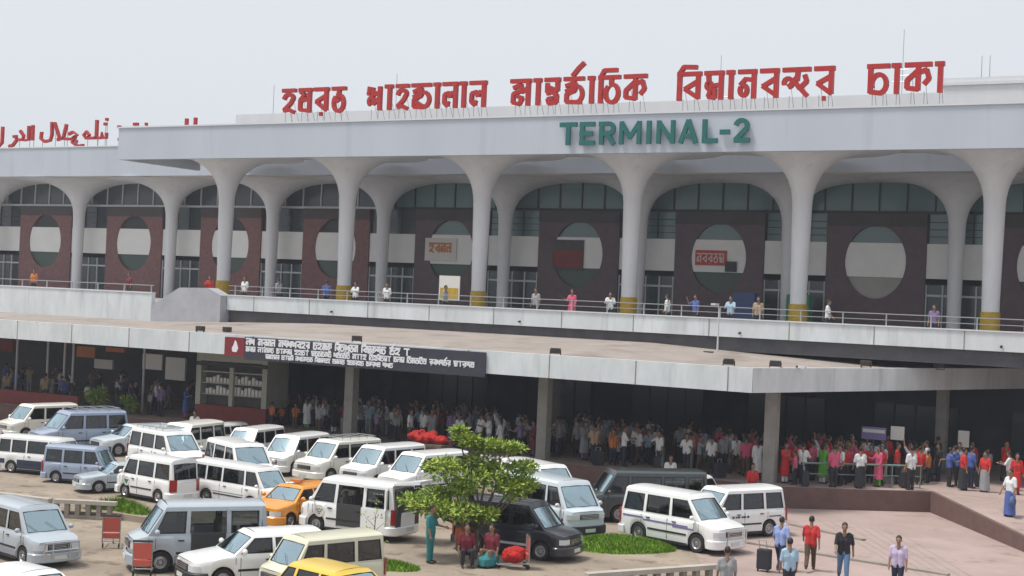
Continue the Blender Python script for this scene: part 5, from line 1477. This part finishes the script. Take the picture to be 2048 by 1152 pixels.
o=link('red_bundle',crumple(remesh(bg_,.03,'red_bundle','bright_red',1),.055)); o.location=(-36.6,56.4,1.45); o.scale=(1.25,1.25,1.25); tag(o,'red cloth bundle on a cart behind the slanting white vans','bundle')
ct=thing('hand_cart','flat hand cart carrying the red bundle','cart',(-36.6,56.4,0)); MB().box(-.9,1.1,-.45,.45,1.3,1.42).build('platform','bark',ct)
for px in (-.7,.9):
    MB().tube((px,-.4,0),(px,-.4,1.3),.04).tube((px,.4,0),(px,.4,1.3),.04).build('legs','steel',ct)
sc_=thing('suitcase','black wheeled suitcase pulled by the man in blue','suitcase',(-15.85,44.05,0),R(VA+60))
b_=MB(); b_.box(-.13,.13,-.22,.22,.07,.70); o=b_.build('case','bag_dark',sc_)
bv=o.modifiers.new('b','BEVEL'); bv.width=.04; bv.segments=2
MB().path([(-.1,-.12,.70),(-.22,-.12,1.0),(-.22,.12,1.0),(-.1,.12,.70)],.012).build('pull_handle','steel',sc_)
for s in (-.16,.16): MB().lathe([(0,-.015),(.05,-.015),(.05,.015),(0,.015)],12,(-.1,s,.05),'y').build('wheel','rubber',sc_)
o=MB(); o.ball((0,0,.2),.24,.6,1,1,12); o=link('blue_bag',remesh(o,.025,'blue_bag','blue_box',2)); o.location=(-11.2,58.25,1.05); tag(o,'blue bag hanging at the side of the man on the ramp','bag')
# ------------------------------------------------------------------ plants
def limb(mb,a,b,r0,r1,n=5,wob=.06):
    a=Vector(a);b=Vector(b); p=a; 
    for k in range(1,n+1):
        q=a.lerp(b,k/n)+(Vector((rnd.uniform(-wob,wob),rnd.uniform(-wob,wob),rnd.uniform(-wob,wob)*.5)) if k<n else Vector((0,0,0)))
        mb.tube(p,q,lerp(r0,r1,(k-1)/n),lerp(r0,r1,k/n),7,False); p=q
def leaves(mb,c,rad,n,sx=1,sy=1,sz=.6,l=.19,w=.075,out=.6):
    c=Vector(c)
    for _ in range(n):
        d=Vector((rnd.gauss(0,1),rnd.gauss(0,1),rnd.gauss(0,1))).normalized(); q=rnd.random()**.45
        p=c+Vector((d.x*sx,d.y*sy,d.z*sz))*rad*q
        dr=(d*out+Vector((rnd.uniform(-1,1),rnd.uniform(-1,1),rnd.uniform(-.5,.6)))).normalized(); sd=dr.cross(Vector((rnd.uniform(-1,1),rnd.uniform(-1,1),1))).normalized()
        L_=l*rnd.uniform(.6,1.25); W_=w*rnd.uniform(.7,1.2)
        mb.add([p,p+dr*L_*.5+sd*W_*.5,p+dr*L_,p+dr*L_*.5-sd*W_*.5],[(0,1,2,3)])
TRX,TRY=-23.75,39.62
tr=thing('frangipani_tree','low spreading green tree standing in the middle of the parking lot','tree',(TRX,TRY,0))
tk=MB(); limb(tk,(0,0,0),(.05,0,.9),.11,.08,4,.03)
ux=Vector((math.cos(R(30)),math.sin(R(30)),0)); uy=Vector((-ux.y,ux.x,0))
CLUMP=[ # lateral, depth, height, radius, flatness, light
 (-1.35,-.3,1.60,.72,.34,1),(-.55,-.55,1.50,.70,.34,1),(-1.95,.1,1.72,.48,.34,0),(.25,-.3,1.42,.45,.34,1),(-1.2,.3,1.95,.5,.3,0),
 (-1.05,.2,2.72,.62,.5,1),(-.1,.0,2.45,.62,.6,0),(.65,.1,2.6,.6,.55,0),(.05,.3,3.0,.55,.4,0),(1.15,-.1,2.2,.5,.55,1),(1.45,.2,2.9,.42,.36,0),(-.45,-.2,2.2,.4,.5,0),(1.5,.0,2.4,.4,.5,0),
 (-.35,.2,3.66,.42,.36,1),(.35,.3,3.52,.48,.30,1),(1.0,.3,3.46,.42,.28,1),(-.62,.3,3.92,.26,.36,1)]
for la,de,hh,rad,fl,lt in CLUMP:
    p=ux*la+uy*de+Vector((0,0,hh-rad*fl*.5)); m=Vector((.05,0,.9))
    mid=m.lerp(p,.5)+Vector((0,0,-.1)); limb(tk,m,mid,.055,.035,3,.04); limb(tk,mid,p,.035,.014,3,.05)
tk.build('trunk','bark',tr,60)
lf=MB(); l2=MB()
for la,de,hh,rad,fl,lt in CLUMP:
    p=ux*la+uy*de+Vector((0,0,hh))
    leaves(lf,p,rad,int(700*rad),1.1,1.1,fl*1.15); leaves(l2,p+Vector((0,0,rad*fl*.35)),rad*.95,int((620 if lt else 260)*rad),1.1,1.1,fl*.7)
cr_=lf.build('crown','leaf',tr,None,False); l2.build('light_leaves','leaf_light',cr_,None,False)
fl_=MB()
for k in range(26):
    p=ux*(rnd.uniform(.0,1.1))+uy*rnd.uniform(-.3,.2)+Vector((0,0,rnd.uniform(3.05,3.25))); fl_.ball(p,.05,1,1,.7,6)
fl_.build('blossoms','sign_white',cr_)
sp=thing('sapling','thin bare sapling in front of the cream coloured van','sapling',(-25.3,36.3,0))
m=MB(); limb(m,(0,0,0),(.05,.02,1.5),.025,.012,5,.03)
for k in range(7):
    z=.6+.15*k; a=k*2.4; limb(m,(.03,.01,z),(.03+.3*math.cos(a),.3*math.sin(a),z+.25),.010,.005,2,.02)
m.build('trunk','bark',sp); m=MB()
for k in range(7):
    z=.85+.15*k; a=k*2.4; leaves(m,(.03+.3*math.cos(a),.3*math.sin(a),z),.16,9,1,1,.8,.12,.05)
m.build('crown','leaf',sp,None,False)
for x,y,z,s,lb in ((-60.6,59.9,PZ,1.0,'bushy green plant at the pavement edge behind the far left vans'),(-58.6,60.2,PZ,.7,'smaller green plant right of the bushy one behind the far left vans')):
    t=thing('shrub',lb,'shrub',(x,y,z)); m=MB(); limb(m,(0,0,0),(0,0,.7*s),.04,.02,3,.03); m.build('stem','bark',t); m=MB()
    for k in range(6): leaves(m,(rnd.uniform(-.5,.5)*s,rnd.uniform(-.3,.3)*s,(.6+rnd.uniform(0,.7))*s),.4*s,110,1,1,.8,.22,.09)
    m.build('foliage','leaf',t,None,False)
for t in TPL:
    if 'proto' in t:
        for c in PK[t.name]: bpy.data.objects.remove(c)
        bpy.data.objects.remove(t)

# ------------------------------------------------------------------ thin summer haze over the whole place
hz=MB().box(-605,305,-65,505,-1.2,27.5).build('haze','sign_white',None); tag(hz,kind='stuff')
hm=bpy.data.materials.new('haze_air'); hm.use_nodes=True; hn=hm.node_tree.nodes; hl=hm.node_tree.links
hn.remove(hn['Principled BSDF']); pv=hn.new('ShaderNodeVolumePrincipled'); pv.inputs['Density'].default_value=.0006; pv.inputs['Color'].default_value=(.80,.84,.95,1); pv.inputs['Anisotropy'].default_value=.2
hl.new(pv.outputs[0],hn['Material Output'].inputs['Volume']); hz.data.materials.clear(); hz.data.materials.append(hm)
